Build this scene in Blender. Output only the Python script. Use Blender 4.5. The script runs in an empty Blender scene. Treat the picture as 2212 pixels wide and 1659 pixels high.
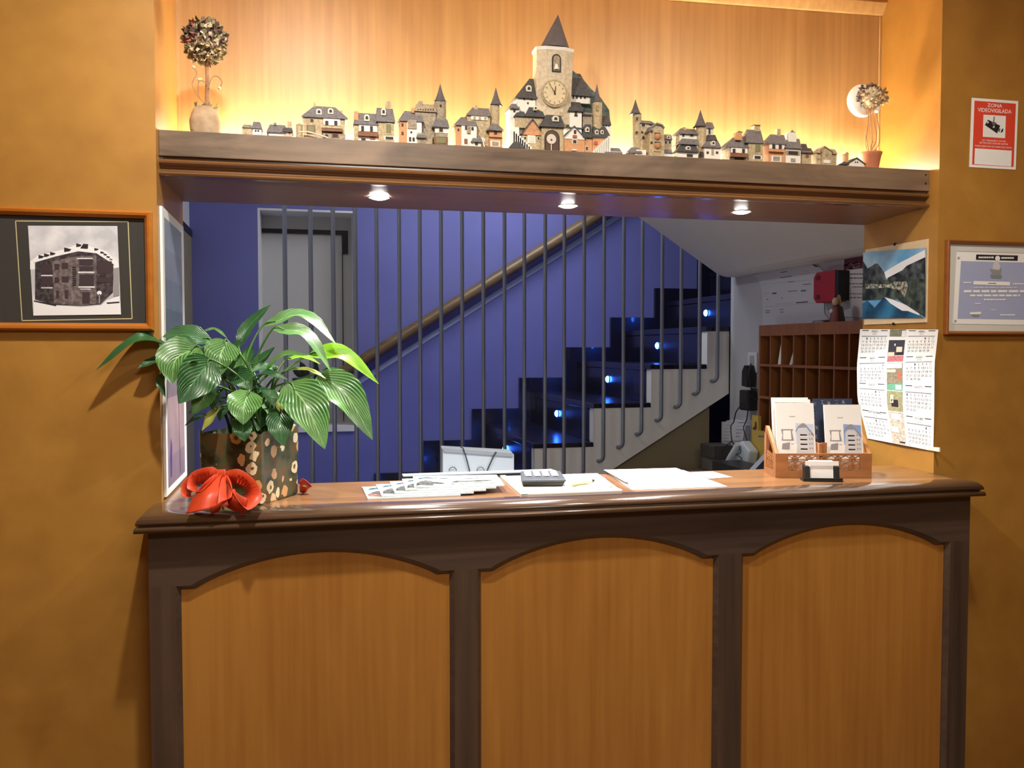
import bpy, bmesh, math, random
from mathutils import Vector, Matrix
random.seed(7)
PI = math.pi
SC = bpy.context.scene
COL = SC.collection
V = Vector

# ------------------------------------------------------------------ camera
F = 1906.3
YAW, PITCH, ROLL = 0.22967, -0.04081, 0.00019
CAM = V((0, -2.0, 1.48))
_cy, _sy, _cp, _sp = math.cos(YAW), math.sin(YAW), math.cos(PITCH), math.sin(PITCH)
FW = V((_sy * _cp, _cy * _cp, _sp))
_r = V((_cy, -_sy, 0))
_d = FW.cross(_r)
RT = _r * math.cos(ROLL) + _d * math.sin(ROLL)
DN = -_r * math.sin(ROLL) + _d * math.cos(ROLL)
if DN.z > 0:
    _d = -_d
    RT = _r * math.cos(ROLL) + _d * math.sin(ROLL)
    DN = -_r * math.sin(ROLL) + _d * math.cos(ROLL)
cd = bpy.data.cameras.new('camera')
cd.sensor_width = 36
cd.lens = F / 2212 * 36
cam = bpy.data.objects.new('camera', cd)
COL.objects.link(cam)
UP = -DN
cam.matrix_world = Matrix(((RT.x, UP.x, -FW.x, CAM.x), (RT.y, UP.y, -FW.y, CAM.y), (RT.z, UP.z, -FW.z, CAM.z), (0, 0, 0, 1)))
cd.clip_start = 0.05
SC.camera = cam


# where the sight line through a point of the photo meets a plane of the room
def ray(u, v):
    return RT * ((u - 1106) / F) + DN * ((v - 829.5) / F) + FW


def py(u, v, y):
    d = ray(u, v)
    return CAM + d * ((y - CAM.y) / d.y)


def pz(u, v, z):
    d = ray(u, v)
    return CAM + d * ((z - CAM.z) / d.z)


def px(u, v, x):
    d = ray(u, v)
    return CAM + d * ((x - CAM.x) / d.x)


# ------------------------------------------------------------------ materials
def lin(c):
    return tuple((x / 255 / 12.92 if x / 255 <= 0.04045 else ((x / 255 + 0.055) / 1.055) ** 2.4) for x in c)


MATS = {}


def _new(name):
    m = bpy.data.materials.new(name)
    m.use_nodes = True
    nt = m.node_tree
    b = nt.nodes['Principled BSDF']
    MATS[name] = m
    return m, nt, b


def mat(name, c, rough=0.5, metal=0.0, var=0.0, vs=20.0, emit=None, es=0.0, coat=0.0, trans=0.0, bump=0.0):
    m, nt, b = _new(name)
    c = lin(c)
    b.inputs['Base Color'].default_value = (*c, 1)
    b.inputs['Roughness'].default_value = rough
    b.inputs['Metallic'].default_value = metal
    b.inputs['Coat Weight'].default_value = coat
    b.inputs['Transmission Weight'].default_value = trans
    if emit:
        b.inputs['Emission Color'].default_value = (*lin(emit), 1)
        b.inputs['Emission Strength'].default_value = es
    if var or bump:
        tc = nt.nodes.new('ShaderNodeTexCoord')
        n = nt.nodes.new('ShaderNodeTexNoise')
        n.inputs['Scale'].default_value = vs
        n.inputs['Detail'].default_value = 4
        nt.links.new(tc.outputs['Object'], n.inputs['Vector'])
        if var:
            r = nt.nodes.new('ShaderNodeValToRGB')
            r.color_ramp.elements[0].position = 0.3
            r.color_ramp.elements[1].position = 0.7
            r.color_ramp.elements[0].color = (*[x * (1 - var) for x in c], 1)
            r.color_ramp.elements[1].color = (*[min(1, x * (1 + var)) for x in c], 1)
            nt.links.new(n.outputs['Fac'], r.inputs['Fac'])
            nt.links.new(r.outputs['Color'], b.inputs['Base Color'])
        if bump:
            bp = nt.nodes.new('ShaderNodeBump')
            bp.inputs['Strength'].default_value = bump
            bp.inputs['Distance'].default_value = 0.004
            nt.links.new(n.outputs['Fac'], bp.inputs['Height'])
            nt.links.new(bp.outputs['Normal'], b.inputs['Normal'])
    return m


def mat2(name, c1, c2, vs, rough=0.4, det=6):
    """two printed tones broken up by noise"""
    m, nt, b = _new(name)
    tc = nt.nodes.new('ShaderNodeTexCoord')
    n = nt.nodes.new('ShaderNodeTexNoise')
    n.inputs['Scale'].default_value = vs
    n.inputs['Detail'].default_value = det
    nt.links.new(tc.outputs['Object'], n.inputs['Vector'])
    r = nt.nodes.new('ShaderNodeValToRGB')
    r.color_ramp.elements[0].position = 0.4
    r.color_ramp.elements[1].position = 0.68
    r.color_ramp.elements[0].color = (*lin(c1), 1)
    r.color_ramp.elements[1].color = (*lin(c2), 1)
    nt.links.new(n.outputs['Fac'], r.inputs['Fac'])
    nt.links.new(r.outputs['Color'], b.inputs['Base Color'])
    b.inputs['Roughness'].default_value = rough
    return m


def wood(name, c1, c2, axis='Z', rough=0.35, fine=60, coarse=3.0, coat=0.0, bump=0.05, mix=0.5, cloud=0.0):
    """stained wood: fine grain stretched along axis plus broad figure"""
    m, nt, b = _new(name)
    N, L = nt.nodes.new, nt.links.new
    tc = N('ShaderNodeTexCoord')

    def noise(sc, stretch, det, dist=0.0):
        mp = N('ShaderNodeMapping')
        s = [sc, sc, sc]
        if axis:
            s['XYZ'.index(axis)] = sc / stretch
        mp.inputs['Scale'].default_value = s
        L(tc.outputs['Object'], mp.inputs['Vector'])
        n = N('ShaderNodeTexNoise')
        n.inputs['Scale'].default_value = 1
        n.inputs['Detail'].default_value = det
        n.inputs['Distortion'].default_value = dist
        L(mp.outputs['Vector'], n.inputs['Vector'])
        return n
    a = noise(fine, 30, 3)
    g = noise(coarse, 4, 5, 1.2)
    mx = N('ShaderNodeMix')
    mx.data_type = 'FLOAT'
    mx.inputs[0].default_value = mix
    L(a.outputs['Fac'], mx.inputs[2])
    L(g.outputs['Fac'], mx.inputs[3])
    r = N('ShaderNodeValToRGB')
    r.color_ramp.elements[0].position = 0.32
    r.color_ramp.elements[1].position = 0.68
    r.color_ramp.elements[0].color = (*lin(c1), 1)
    r.color_ramp.elements[1].color = (*lin(c2), 1)
    L(mx.outputs[0], r.inputs['Fac'])
    L(r.outputs['Color'], b.inputs['Base Color'])
    b.inputs['Roughness'].default_value = rough
    b.inputs['Coat Weight'].default_value = coat
    b.inputs['Coat Roughness'].default_value = 0.12
    bp = N('ShaderNodeBump')
    bp.inputs['Strength'].default_value = bump
    bp.inputs['Distance'].default_value = 0.002
    L(a.outputs['Fac'], bp.inputs['Height'])
    L(bp.outputs['Normal'], b.inputs['Normal'])
    return m


WALL = wood('varnished_wall_panelling', (154, 108, 44), (178, 130, 58), None, 0.42, 14, 3.0, 0.1, 0.03, 0.6)
NICHE = wood('niche_veneer', (176, 136, 84), (204, 164, 106), 'Z', 0.4, 70, 5, 0.0, 0.02, 0.5)
PANEL = wood('honey_veneer', (158, 104, 44), (180, 126, 58), 'Z', 0.36, 70, 6, 0.2, 0.03, 0.5)
DARK = wood('dark_stained_wood', (60, 48, 42), (88, 70, 60), 'X', 0.34, 60, 6, 0.2, 0.05)
DARKV = wood('dark_stained_wood_upright', (60, 48, 41), (88, 69, 56), 'Z', 0.36, 60, 6, 0.15, 0.05)
BEAM = wood('greybrown_shelf_board', (74, 58, 45), (140, 116, 94), 'X', 0.4, 50, 12, 0.05, 0.08, 0.7)
MOULD = wood('polished_brown_moulding', (92, 62, 38), (128, 90, 56), 'X', 0.22, 60, 5, 0.5, 0.02)
SOFW = wood('polished_brown_soffit', (112, 78, 58), (130, 94, 70), 'X', 0.34, 50, 5, 0.0, 0.02)
TOPW = wood('polished_counter_top', (104, 72, 44), (152, 108, 66), 'X', 0.3, 60, 7, 0.35, 0.02, 0.6)
LIPW = wood('polished_counter_edge', (64, 48, 38), (100, 76, 58), 'X', 0.2, 60, 6, 0.8, 0.02)
RACK = wood('reddish_rack_wood', (122, 74, 38), (154, 98, 54), 'Z', 0.4, 60, 6, 0.1, 0.04)
FRAMEW = wood('orange_frame_wood', (156, 88, 24), (182, 110, 40), 'X', 0.3, 50, 6, 0.4, 0.02)
CERTW = wood('walnut_frame_wood', (120, 68, 26), (152, 92, 40), 'X', 0.32, 50, 6, 0.3, 0.02)
BOXW = wood('carved_box_wood', (150, 96, 56), (184, 128, 82), 'X', 0.38, 60, 7, 0.2, 0.03)
RAILW = wood('ash_handrail_wood', (100, 80, 54), (128, 104, 72), 'X', 0.38, 50, 6, 0.1, 0.03)
LATH = wood('pale_picture_lath', (214, 188, 146), (230, 208, 170), 'X', 0.5, 60, 6, 0, 0.02)

BLUE = mat('blue_wall_paint', (108, 112, 180), 0.6, var=0.05, vs=4)
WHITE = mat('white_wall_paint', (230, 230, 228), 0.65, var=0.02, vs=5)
WHITEDIM = mat('dimmed_white_office_paint', (176, 177, 182), 0.65, var=0.02, vs=5)  # white wall paint, darkened in colour to stand for dimmer light there
GREYW = mat('warm_grey_paint', (150, 138, 108), 0.65, var=0.04, vs=5)
NAVY = mat('navy_step_granite', (22, 23, 44), 0.25, var=0.2, vs=60, coat=0.3)
STEEL = mat('brushed_grey_steel', (134, 140, 154), 0.35, 0.6)
BLACKM = mat('black_metal', (24, 24, 26), 0.4, 0.3)
BLACKP = mat('black_plastic', (22, 22, 24), 0.38)
DGREY = mat('dark_grey_plastic', (70, 74, 80), 0.4)
PAPER = mat('white_paper', (244, 244, 242), 0.7)
PAPERC = mat('cream_paper', (238, 230, 200), 0.7)
PAPERG = mat('grey_white_paper', (205, 206, 212), 0.7)
INK = mat('dark_ink', (60, 60, 66), 0.7)
INKG = mat('grey_ink', (98, 100, 106), 0.7)
INKL = mat('pale_grey_ink', (158, 160, 166), 0.7)
FLOORM = mat('tiled_floor', (120, 90, 62), 0.3, var=0.15, vs=6)
CEIL = mat('ceiling_paint', (214, 196, 168), 0.7)
ALU = mat('pale_aluminium', (208, 212, 222), 0.35, 0.5)
TUBE = mat('warm_tube_glow', (255, 230, 180), 0.4, emit=(255, 240, 214), es=125.0)
LENS = mat('spotlight_glow', (255, 255, 255), 0.4, emit=(255, 250, 246), es=80.0)
LEDM = mat('blue_led_glow', (60, 120, 255), 0.3, emit=(40, 100, 255), es=60.0)
CHROME = mat('spotlight_ring', (225, 225, 225), 0.25, 0.7)

# ------------------------------------------------------------------ object helpers
ORG = {}


def tag(o, label=None, cat=None, group=None, kind=None):
    if label:
        o['label'] = label
    if cat:
        o['category'] = cat
    if group:
        o['group'] = group
    if kind:
        o['kind'] = kind
    return o


def thing(name, label, cat, loc=(0, 0, 0), group=None):
    o = bpy.data.objects.new(name, None)
    o.empty_display_size = 0.05
    COL.objects.link(o)
    o.location = loc
    ORG[o.name] = V(loc)
    return tag(o, label, cat, group)


class MB:
    DEF = None

    def __init__(s):
        s.v, s.f, s.mi, s.sm, s.mats, s.uv = [], [], [], [], [], {}
        s.M = MB.DEF

    def _m(s, m):
        if m not in s.mats:
            s.mats.append(m)
        return s.mats.index(m)

    def add(s, vs, fs, m, smooth=False, uvs=None):
        o = len(s.v)
        k = s._m(m)
        for p in vs:
            p = V(p)
            s.v.append(s.M @ p if s.M else p)
        if uvs:
            for i, t in enumerate(uvs):
                s.uv[o + i] = t
        for f in fs:
            s.f.append([o + i for i in f])
            s.mi.append(k)
            s.sm.append(smooth)

    def box(s, x0, x1, y0, y1, z0, z1, m):
        if x0 > x1: x0, x1 = x1, x0
        if y0 > y1: y0, y1 = y1, y0
        if z0 > z1: z0, z1 = z1, z0
        s.add([(x0, y0, z0), (x1, y0, z0), (x1, y1, z0), (x0, y1, z0), (x0, y0, z1), (x1, y0, z1), (x1, y1, z1), (x0, y1, z1)],
              [(0, 3, 2, 1), (4, 5, 6, 7), (0, 1, 5, 4), (1, 2, 6, 5), (2, 3, 7, 6), (3, 0, 4, 7)], m)

    def hexa(s, p, m):
        """eight corners: four of the bottom ring, four of the top ring"""
        s.add(p, [(0, 3, 2, 1), (4, 5, 6, 7), (0, 1, 5, 4), (1, 2, 6, 5), (2, 3, 7, 6), (3, 0, 4, 7)], m)

    def prism(s, poly, a, b, m, ax='Y'):
        """poly of 2-D points: ax Y -> (x,z), ax X -> (y,z), ax Z -> (x,y)"""
        def P(q, t):
            return {'Y': (q[0], t, q[1]), 'X': (t, q[0], q[1]), 'Z': (q[0], q[1], t)}[ax]
        n = len(poly)
        vs = [P(q, a) for q in poly] + [P(q, b) for q in poly]
        fs = [list(range(n))[::-1], list(range(n, 2 * n))] + [(i, (i + 1) % n, n + (i + 1) % n, n + i) for i in range(n)]
        s.add(vs, fs, m)

    def ring(s, pts, r, n=10, m=None, closed=False, cap=True, smooth=True):
        """tube along points, r a number or list"""
        pts = [V(p) for p in pts]
        k = len(pts)
        rs = r if isinstance(r, (list, tuple)) else [r] * k
        vs = []
        ref = None
        for i in range(k):
            a = pts[max(0, i - 1)] if not closed else pts[i - 1]
            b = pts[min(k - 1, i + 1)] if not closed else pts[(i + 1) % k]
            t = (b - a)
            t = t.normalized() if t.length > 1e-9 else V((0, 0, 1))
            if ref is None:
                ref = V((0, 0, 1)) if abs(t.z) < 0.9 else V((1, 0, 0))
            x = (ref - t * ref.dot(t)).normalized()
            ref = x
            y = t.cross(x)
            for j in range(n):
                an = 2 * PI * j / n
                vs.append(pts[i] + (x * math.cos(an) + y * math.sin(an)) * rs[i])
        fs = []
        for i in range(k if closed else k - 1):
            for j in range(n):
                a, b = i * n, ((i + 1) % k) * n
                fs.append((a + j, a + (j + 1) % n, b + (j + 1) % n, b + j))
        s.add(vs, fs, m, smooth)
        if cap and not closed:
            s.add(vs[:n], [tuple(range(n))[::-1]], m)
            s.add(vs[-n:], [tuple(range(n))], m)

    def lathe(s, prof, c, m, n=20, smooth=True):
        """prof: (radius, z) from bottom to top about a vertical axis at c (x,y)"""
        vs = []
        for r, z in prof:
            for j in range(n):
                an = 2 * PI * j / n
                vs.append((c[0] + r * math.cos(an), c[1] + r * math.sin(an), z))
        fs = []
        for i in range(len(prof) - 1):
            for j in range(n):
                fs.append((i * n + j, i * n + (j + 1) % n, (i + 1) * n + (j + 1) % n, (i + 1) * n + j))
        s.add(vs, fs, m, smooth)
        s.add(vs[:n], [tuple(range(n))[::-1]], m)
        s.add(vs[-n:], [tuple(range(n))], m)

    def disc(s, c, nrm, r, m, n=20, th=0.0):
        nrm = V(nrm).normalized()
        a = nrm.orthogonal().normalized()
        b = nrm.cross(a)
        c = V(c)
        vs = [c + (a * math.cos(2 * PI * j / n) + b * math.sin(2 * PI * j / n)) * r for j in range(n)]
        if th:
            w = [p + nrm * th for p in vs]
            s.add(vs + w, [tuple(range(n))[::-1], tuple(range(n, 2 * n))] + [(j, (j + 1) % n, n + (j + 1) % n, n + j) for j in range(n)], m)
        else:
            s.add(vs, [tuple(range(n))], m)

    def ball(s, c, r, m, nu=12, nv=8, sq=(1, 1, 1)):
        vs, fs = [], []
        for i in range(nv + 1):
            t = PI * i / nv
            for j in range(nu):
                a = 2 * PI * j / nu
                vs.append((c[0] + r * sq[0] * math.sin(t) * math.cos(a), c[1] + r * sq[1] * math.sin(t) * math.sin(a), c[2] + r * sq[2] * math.cos(t)))
        for i in range(nv):
            for j in range(nu):
                fs.append((i * nu + j, (i + 1) * nu + j, (i + 1) * nu + (j + 1) % nu, i * nu + (j + 1) % nu))
        s.add(vs, fs, m, True)

    def strip(s, path, wid, m, th=0.0006, smooth=True):
        """ribbon: path points and width vectors"""
        path = [V(p) for p in path]
        wid = [V(w) for w in wid]
        k = len(path)
        vs = []
        for i in range(k):
            t = path[min(k - 1, i + 1)] - path[max(0, i - 1)]
            n = t.cross(wid[i])
            n = n.normalized() * th if n.length > 1e-12 else V((0, 0, th))
            vs += [path[i] - wid[i] / 2 - n, path[i] + wid[i] / 2 - n, path[i] + wid[i] / 2 + n, path[i] - wid[i] / 2 + n]
        fs = [(0, 1, 2, 3), (4 * k - 1, 4 * k - 2, 4 * k - 3, 4 * k - 4)]
        for i in range(k - 1):
            a = 4 * i
            for j in range(4):
                fs.append((a + j, a + 4 + j, a + 4 + (j + 1) % 4, a + (j + 1) % 4))
        s.add(vs, fs, m, smooth)

    def build(s, name, parent=None, bevel=0.0, loc=None, label=None, recalc=True, merge=False):
        me = bpy.data.meshes.new(name)
        org = ORG[parent.name] if parent else V(loc or (0, 0, 0))
        me.from_pydata([p - org for p in s.v], [], s.f)
        for m in s.mats:
            me.materials.append(m)
        me.polygons.foreach_set('material_index', s.mi)
        me.polygons.foreach_set('use_smooth', s.sm)
        if s.uv:
            ul = me.uv_layers.new(name='UVMap')
            for lp in me.loops:
                ul.data[lp.index].uv = s.uv.get(lp.vertex_index, (0, 0))
        if recalc or merge:
            bm = bmesh.new()
            bm.from_mesh(me)
            if merge:
                bmesh.ops.remove_doubles(bm, verts=bm.verts, dist=1e-5)
            bmesh.ops.recalc_face_normals(bm, faces=bm.faces)
            bm.to_mesh(me)
            bm.free()
        me.update()
        o = bpy.data.objects.new(name, me)
        COL.objects.link(o)
        if parent:
            o.parent = parent
        elif loc:
            o.location = loc
        ORG[o.name] = org
        if bevel:
            b = o.modifiers.new('Bevel', 'BEVEL')
            b.width = bevel
            b.segments = 2
            b.limit_method = 'ANGLE'
            b.angle_limit = math.radians(40)
        if label:
            o['label'] = label
        return o


def struct(name, mb, bevel=0.0):
    o = mb.build(name, None, bevel)
    o['kind'] = 'structure'
    return o


def spline(pts, n):
    """Catmull-Rom through points"""
    pts = [V(p) for p in pts]
    P = [pts[0] * 2 - pts[1]] + pts + [pts[-1] * 2 - pts[-2]]
    out = []
    seg = len(pts) - 1
    for i in range(n + 1):
        t = i / n * seg
        k = min(int(t), seg - 1)
        f = t - k
        a, b, c, d = P[k], P[k + 1], P[k + 2], P[k + 3]
        out.append(0.5 * ((2 * b) + (c - a) * f + (2 * a - 5 * b + 4 * c - d) * f * f + (3 * b - a - 3 * c + d) * f ** 3))
    return out


_G = {}


def glyphs(s, bold=False):
    """lettering as flat 2-D polygons, cap height about 0.7, centred on x"""
    if s in _G:
        return _G[s]
    cu = bpy.data.curves.new('lettering', 'FONT')
    cu.body = s
    cu.align_x = 'CENTER'
    cu.resolution_u = 2
    cu.offset = 0.012 if bold else 0.0
    o = bpy.data.objects.new('lettering', cu)
    COL.objects.link(o)
    bpy.context.view_layer.update()
    ev = o.evaluated_get(bpy.context.evaluated_depsgraph_get())
    me = ev.to_mesh()
    vs = [(p.co.x, p.co.y) for p in me.vertices]
    fs = [tuple(q.vertices) for q in me.polygons]
    ev.to_mesh_clear()
    bpy.data.objects.remove(o)
    bpy.data.curves.remove(cu)
    _G[s] = (vs, fs)
    return _G[s]


class Art:
    """a flat printed thing: coloured shapes laid on one sheet, each print layer a hair above the last"""
    def __init__(s, mp, nrm, step=0.00025):
        s.mp, s.n, s.k, s.step, s.b = mp, V(nrm), 0, step, MB()

    def poly(s, m, pts, up=True):
        if up:
            s.k += 1
        q = [s.mp(*p) + s.n * (s.step * s.k) for p in pts]
        s.b.add(q, [tuple(range(len(q)))], m)

    def rect(s, m, x0, y0, x1, y1, up=True):
        s.poly(m, [(x0, y0), (x1, y0), (x1, y1), (x0, y1)], up)

    def text(s, m, t, x, y, h, sy=1.0, wide=None, bold=False):
        vs, fs = glyphs(t, bold)
        sc = h / 0.7
        sx = sc
        if wide:
            w = max(p[0] for p in vs) - min(p[0] for p in vs)
            sx = wide / w
        s.b.add([s.mp(x + p[0] * sx, y - sy * p[1] * sc) + s.n * (s.step * (s.k + 1)) for p in vs], fs, m)

    def words(s, m, x0, x1, y, h, seed=0):
        """a line of print too small to read: word-length dashes"""
        r = random.Random(seed)
        x = x0
        while x < x1 - 1e-6:
            w = min(x1 - x, (x1 - x0) * r.uniform(0.06, 0.16))
            s.poly(m, [(x, y), (x + w, y), (x + w, y + h), (x, y + h)], up=False)
            x += w + (x1 - x0) * 0.025

    def build(s, name, parent=None, loc=None, label=None):
        return s.b.build(name, parent, loc=loc, label=label, recalc=False)
# ------------------------------------------------------------------ the setting
XL, XR = -0.303, 1.608
ZS = 1.949          # shelf board top
ZT = 1.15           # counter top
CEILZ = 2.8
LOBZ = 2.53
YB = 2.95           # blue wall behind the stairs


def skew(x, a, b):
    """depth along a wall that runs slightly off square: a at the opening's left, b at its right"""
    return a + (b - a) * (x - XL) / (XR - XL)


b = MB(); b.box(-1.7, 3.2, -4.2, 3.2, -0.1, 0, FLOORM); struct('floor', b)
b = MB(); b.box(-1.7, 3.2, 0.0, 3.2, CEILZ, CEILZ + 0.1, CEIL); b.box(-1.7, 3.2, -4.2, -0.0005, LOBZ, CEILZ + 0.1, CEIL); struct('ceiling', b)
b = MB(); b.box(-1.7, XL, 0, 0.412, 0, CEILZ, WALL); struct('wall_left', b)
b = MB(); b.box(XR, 3.2, 0, 0.314, 0, CEILZ, WALL); struct('wall_right', b)
b = MB(); b.box(XL, XR, 0, 0.34, 2.46, CEILZ, WALL); struct('wall_header', b)
b = MB(); b.box(-1.8, -1.7, -4.2, 0.412, 0, CEILZ, WALL); struct('wall_lobby_left', b)
b = MB(); b.box(3.2, 3.3, -4.2, 0.314, 0, CEILZ, WALL); struct('wall_lobby_right', b)
b = MB(); b.box(-1.8, 3.3, -4.3, -4.2, 0, CEILZ, WALL); struct('wall_lobby_rear', b)
# niche back panel, a little off square
b = MB()
n0, n1 = 0.342, 0.252
b.hexa([(XL, n0, ZS), (XR, n1, ZS), (XR, n1 + 0.062, ZS), (XL, n0 + 0.07, ZS),
        (XL, n0, 2.46), (XR, n1, 2.46), (XR, n1 + 0.062, 2.46), (XL, n0 + 0.07, 2.46)], NICHE)
struct('wall_niche', b)
# slim wooden beads in the corners of the niche
b = MB()
for x, d, sg in ((XL, n0, 1), (XR, n1, -1)):
    b.box(x, x + sg * 0.006, d - 0.006, d - 0.001, ZS + 0.001, 2.445, NICHE)
struct('trim_1', b)
b = MB()
b.prism([(n0 - 0.001, 2.46), (n0 - 0.001, 2.425), (n0 - 0.012, 2.425), (n0 - 0.03, 2.452), (n0 - 0.03, 2.46)], XL, XR, NICHE, 'X')
for p in b.v:
    p.y += skew(p.x, 0, n1 - n0)
struct('trim_2', b, 0.002)

# back office walls
b = MB()
WX0, WX1, WZ0, WZ1 = -0.244, 0.272, 1.02, 2.232
b.box(-0.7, WX0, YB, YB + 0.25, 0, CEILZ, BLUE)
b.box(WX1, 3.2, YB, YB + 0.25, 0, CEILZ, BLUE)
b.box(WX0, WX1, YB, YB + 0.25, 0, WZ0, BLUE)
b.box(WX0, WX1, YB, YB + 0.25, WZ1, CEILZ, BLUE)
struct('wall_stairs', b)
# white recess with a shuttered sash
b = MB()
b.box(WX0, WX0 + 0.012, YB + 0.002, YB + 0.25, WZ0, WZ1, WHITE)
b.box(WX1 - 0.012, WX1, YB + 0.002, YB + 0.25, WZ0, WZ1, WHITE)
b.box(WX0 + 0.012, WX1 - 0.012, YB + 0.002, YB + 0.25, WZ1 - 0.012, WZ1, WHITE)
b.box(WX0 + 0.012, WX1 - 0.012, YB - 0.012, YB + 0.25, WZ0, WZ0 + 0.03, WHITE)
w = b.build('window_1'); w['kind'] = 'structure'
b = MB()
b.box(WX0 + 0.012, WX1 - 0.012, YB + 0.2, YB + 0.24, WZ0 + 0.03, WZ1 - 0.012, mat('shutter_paint', (196, 196, 192), 0.6, var=0.02, vs=3))
b.build('shutter_panel', w)
b = MB()
zb = py(640, 500, YB + 0.19).z
b.box(WX0 + 0.012, WX1 - 0.03, YB + 0.185, YB + 0.199, zb - 0.012, zb + 0.012, BLACKM)
b.box(WX1 - 0.062, WX1 - 0.03, YB + 0.184, YB + 0.199, zb - 0.12, zb + 0.012, BLACKM)
b.box(WX1 - 0.064, WX1 - 0.06, YB + 0.19, YB + 0.199, WZ0 + 0.04, zb - 0.012, BLACKM)
b.build('window_frame', w)

b = MB(); b.box(-0.69, -0.59, 0.412, YB, 0, CEILZ, WHITE); struct('wall_office_left', b)
b = MB()
b.box(-0.589, -0.575, 2.52, 2.94, 2.065, 2.1, BLACKM)
b.box(-0.589, -0.580, 2.54, 2.94, 0.0, 2.065, GREYW)
struct('door_1', b)
XW = 1.935
b = MB(); b.box(XW, XW + 0.12, 0.314, 1.79, 0, CEILZ, WHITEDIM); struct('wall_office_right', b)
b = MB(); b.box(3.2, 3.3, 1.79, YB + 0.25, 0, CEILZ, BLUE); struct('wall_stairs_right', b)
b = MB(); b.box(XW + 0.12, 3.2, 1.6, 1.79, 0, CEILZ, WHITE); struct('wall_stairs_return', b)

# underside of the upper flight, white plaster, over the office
b = MB()
sl = 0.637
xt = 1.48 - (CEILZ - 2.053) / sl
prof = [(xt, CEILZ), (1.48, 2.053), (1.845, 1.8205), (1.868, 1.811), (1.895, 1.806), (XW, 1.806), (XW, 2.0), (1.6, 2.2), (xt + 0.35, CEILZ)]
b.prism(prof, 0.42, 1.75, WHITE, 'Y')
struct('ceiling_stair', b)

# ------------------------------------------------------------------ staircase
RUN, RISE = 0.2766, 0.1755
st = thing('staircase', 'staircase of dark navy steps with a white side, rising to the right behind the counter', 'staircase', (0.9, 2.4, 0))
XN = lambda n: 0.987 + RUN * (n - 1)
ZN = lambda n: 1.053 + RISE * (n - 1)
for n in range(-5, 8):
    b = MB()
    z1 = ZN(n)
    b.box(XN(n), XN(n) + RUN + 0.02, 1.865, 2.925, z1 - 0.03, z1, NAVY)
    b.box(XN(n) + 0.004, XN(n) + 0.024, 1.865, 2.925, max(0.0, z1 - RISE - 0.0), z1 - 0.03, NAVY)
    if n < 5:
        b.box(XN(n), XN(n) + RUN + 0.004, 1.799, 1.865, z1 - 0.022, z1, NAVY)
    b.build('step', st, 0.003)
# white string with the outline of the steps
b = MB()
poly = []
for n in range(-5, 5):
    x1 = XN(n + 1) if n < 4 else XW
    poly += [(XN(n) + 0.006, ZN(n - 1) - 0.022 if n > -5 else 0.0), (XN(n) + 0.006, ZN(n) - 0.022)]
    if n == 4:
        poly.append((XW, ZN(n) - 0.022))
poly += [(XW, 1.266), (1.375, 0.934), (0.0, 0.06), (-0.1, 0.0)]
b.prism(poly, 1.802, 1.86, WHITE, 'Y')
b.build('stringer', st)
# skirting that follows the steps along the blue wall
b = MB()
poly = []
for n in range(-5, 8):
    poly += [(XN(n) - 0.068, max(0, ZN(n - 1) + 0.08)), (XN(n) - 0.068, ZN(n) + 0.08)]
poly += [(3.15, ZN(7) + 0.08), (3.15, ZN(7) - 0.1), (XN(-5) - 0.02, 0.0)]
poly[0] = (XN(-5) - 0.068, 0.0)
b.prism(poly, 2.926, 2.949, NAVY, 'Y')
b.build('skirting', st)
for n in range(-1, 6):
    c = (XN(n) + 0.0035, 2.385, ZN(n) - RISE * 0.5)
    b = MB()
    b.disc(c, (-1, 0, 0), 0.020, STEEL, 20, 0.003)
    lt = b.build('step_light', st)
    b = MB()
    b.ball((c[0] - 0.003, c[1], c[2]), 0.017, LEDM, 16, 10, (0.7, 1, 1))
    b.build('glowing_lens', lt)
# balusters: rods hooked into the string
rx = [617.5, 673, 721.5, 769, 815, 863.5, 908, 953.4, 998.6, 1044.4, 1089.9, 1132.6, 1177.4, 1218.6, 1261.3, 1304.3, 1346.6, 1386.8, 1429.5, 1470.7, 1510.6, 1550]
for i, u in enumerate(rx):
    x = py(u, 760, 1.772).x
    zb = 0.963 + (x - 1.299) * 0.644
    r = 0.0085 if i > 3 else 0.0095
    b = MB()
    pts = [(x, 1.772, 2.78), (x, 1.772, zb + 0.024), (x - 0.002, 1.774, zb + 0.012), (x - 0.008, 1.780, zb + 0.003), (x - 0.014, 1.790, zb), (x - 0.015, 1.803, zb)]
    b.ring(pts, r, 10, STEEL)
    b.build('baluster', st)

# handrail on the blue wall
h = thing('handrail', 'round wooden handrail on dark brackets, sloping up the blue wall', 'handrail', py(980, 665, 2.88))
A, B_ = py(690, 837, 2.885), py(1290, 466, 2.885)
D = (B_ - A)
A2, B2 = A - D * 0.0, B_ + D * 0.25
b = MB(); b.ring([A2, A2 + D * 0.3, A2 + D * 0.7, B2], 0.034, 14, RAILW); b.build('rail', h, 0.004)
for t in (0.04, 0.37, 0.70, 1.0):
    p = A + D * t
    b = MB()
    b.ring([p + V((0, 0, -0.028)), p + V((0.006, 0.012, -0.036)), p + V((0.006, 0.062, -0.036))], 0.0045, 8, BLACKM)
    b.build('bracket', h)
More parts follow.
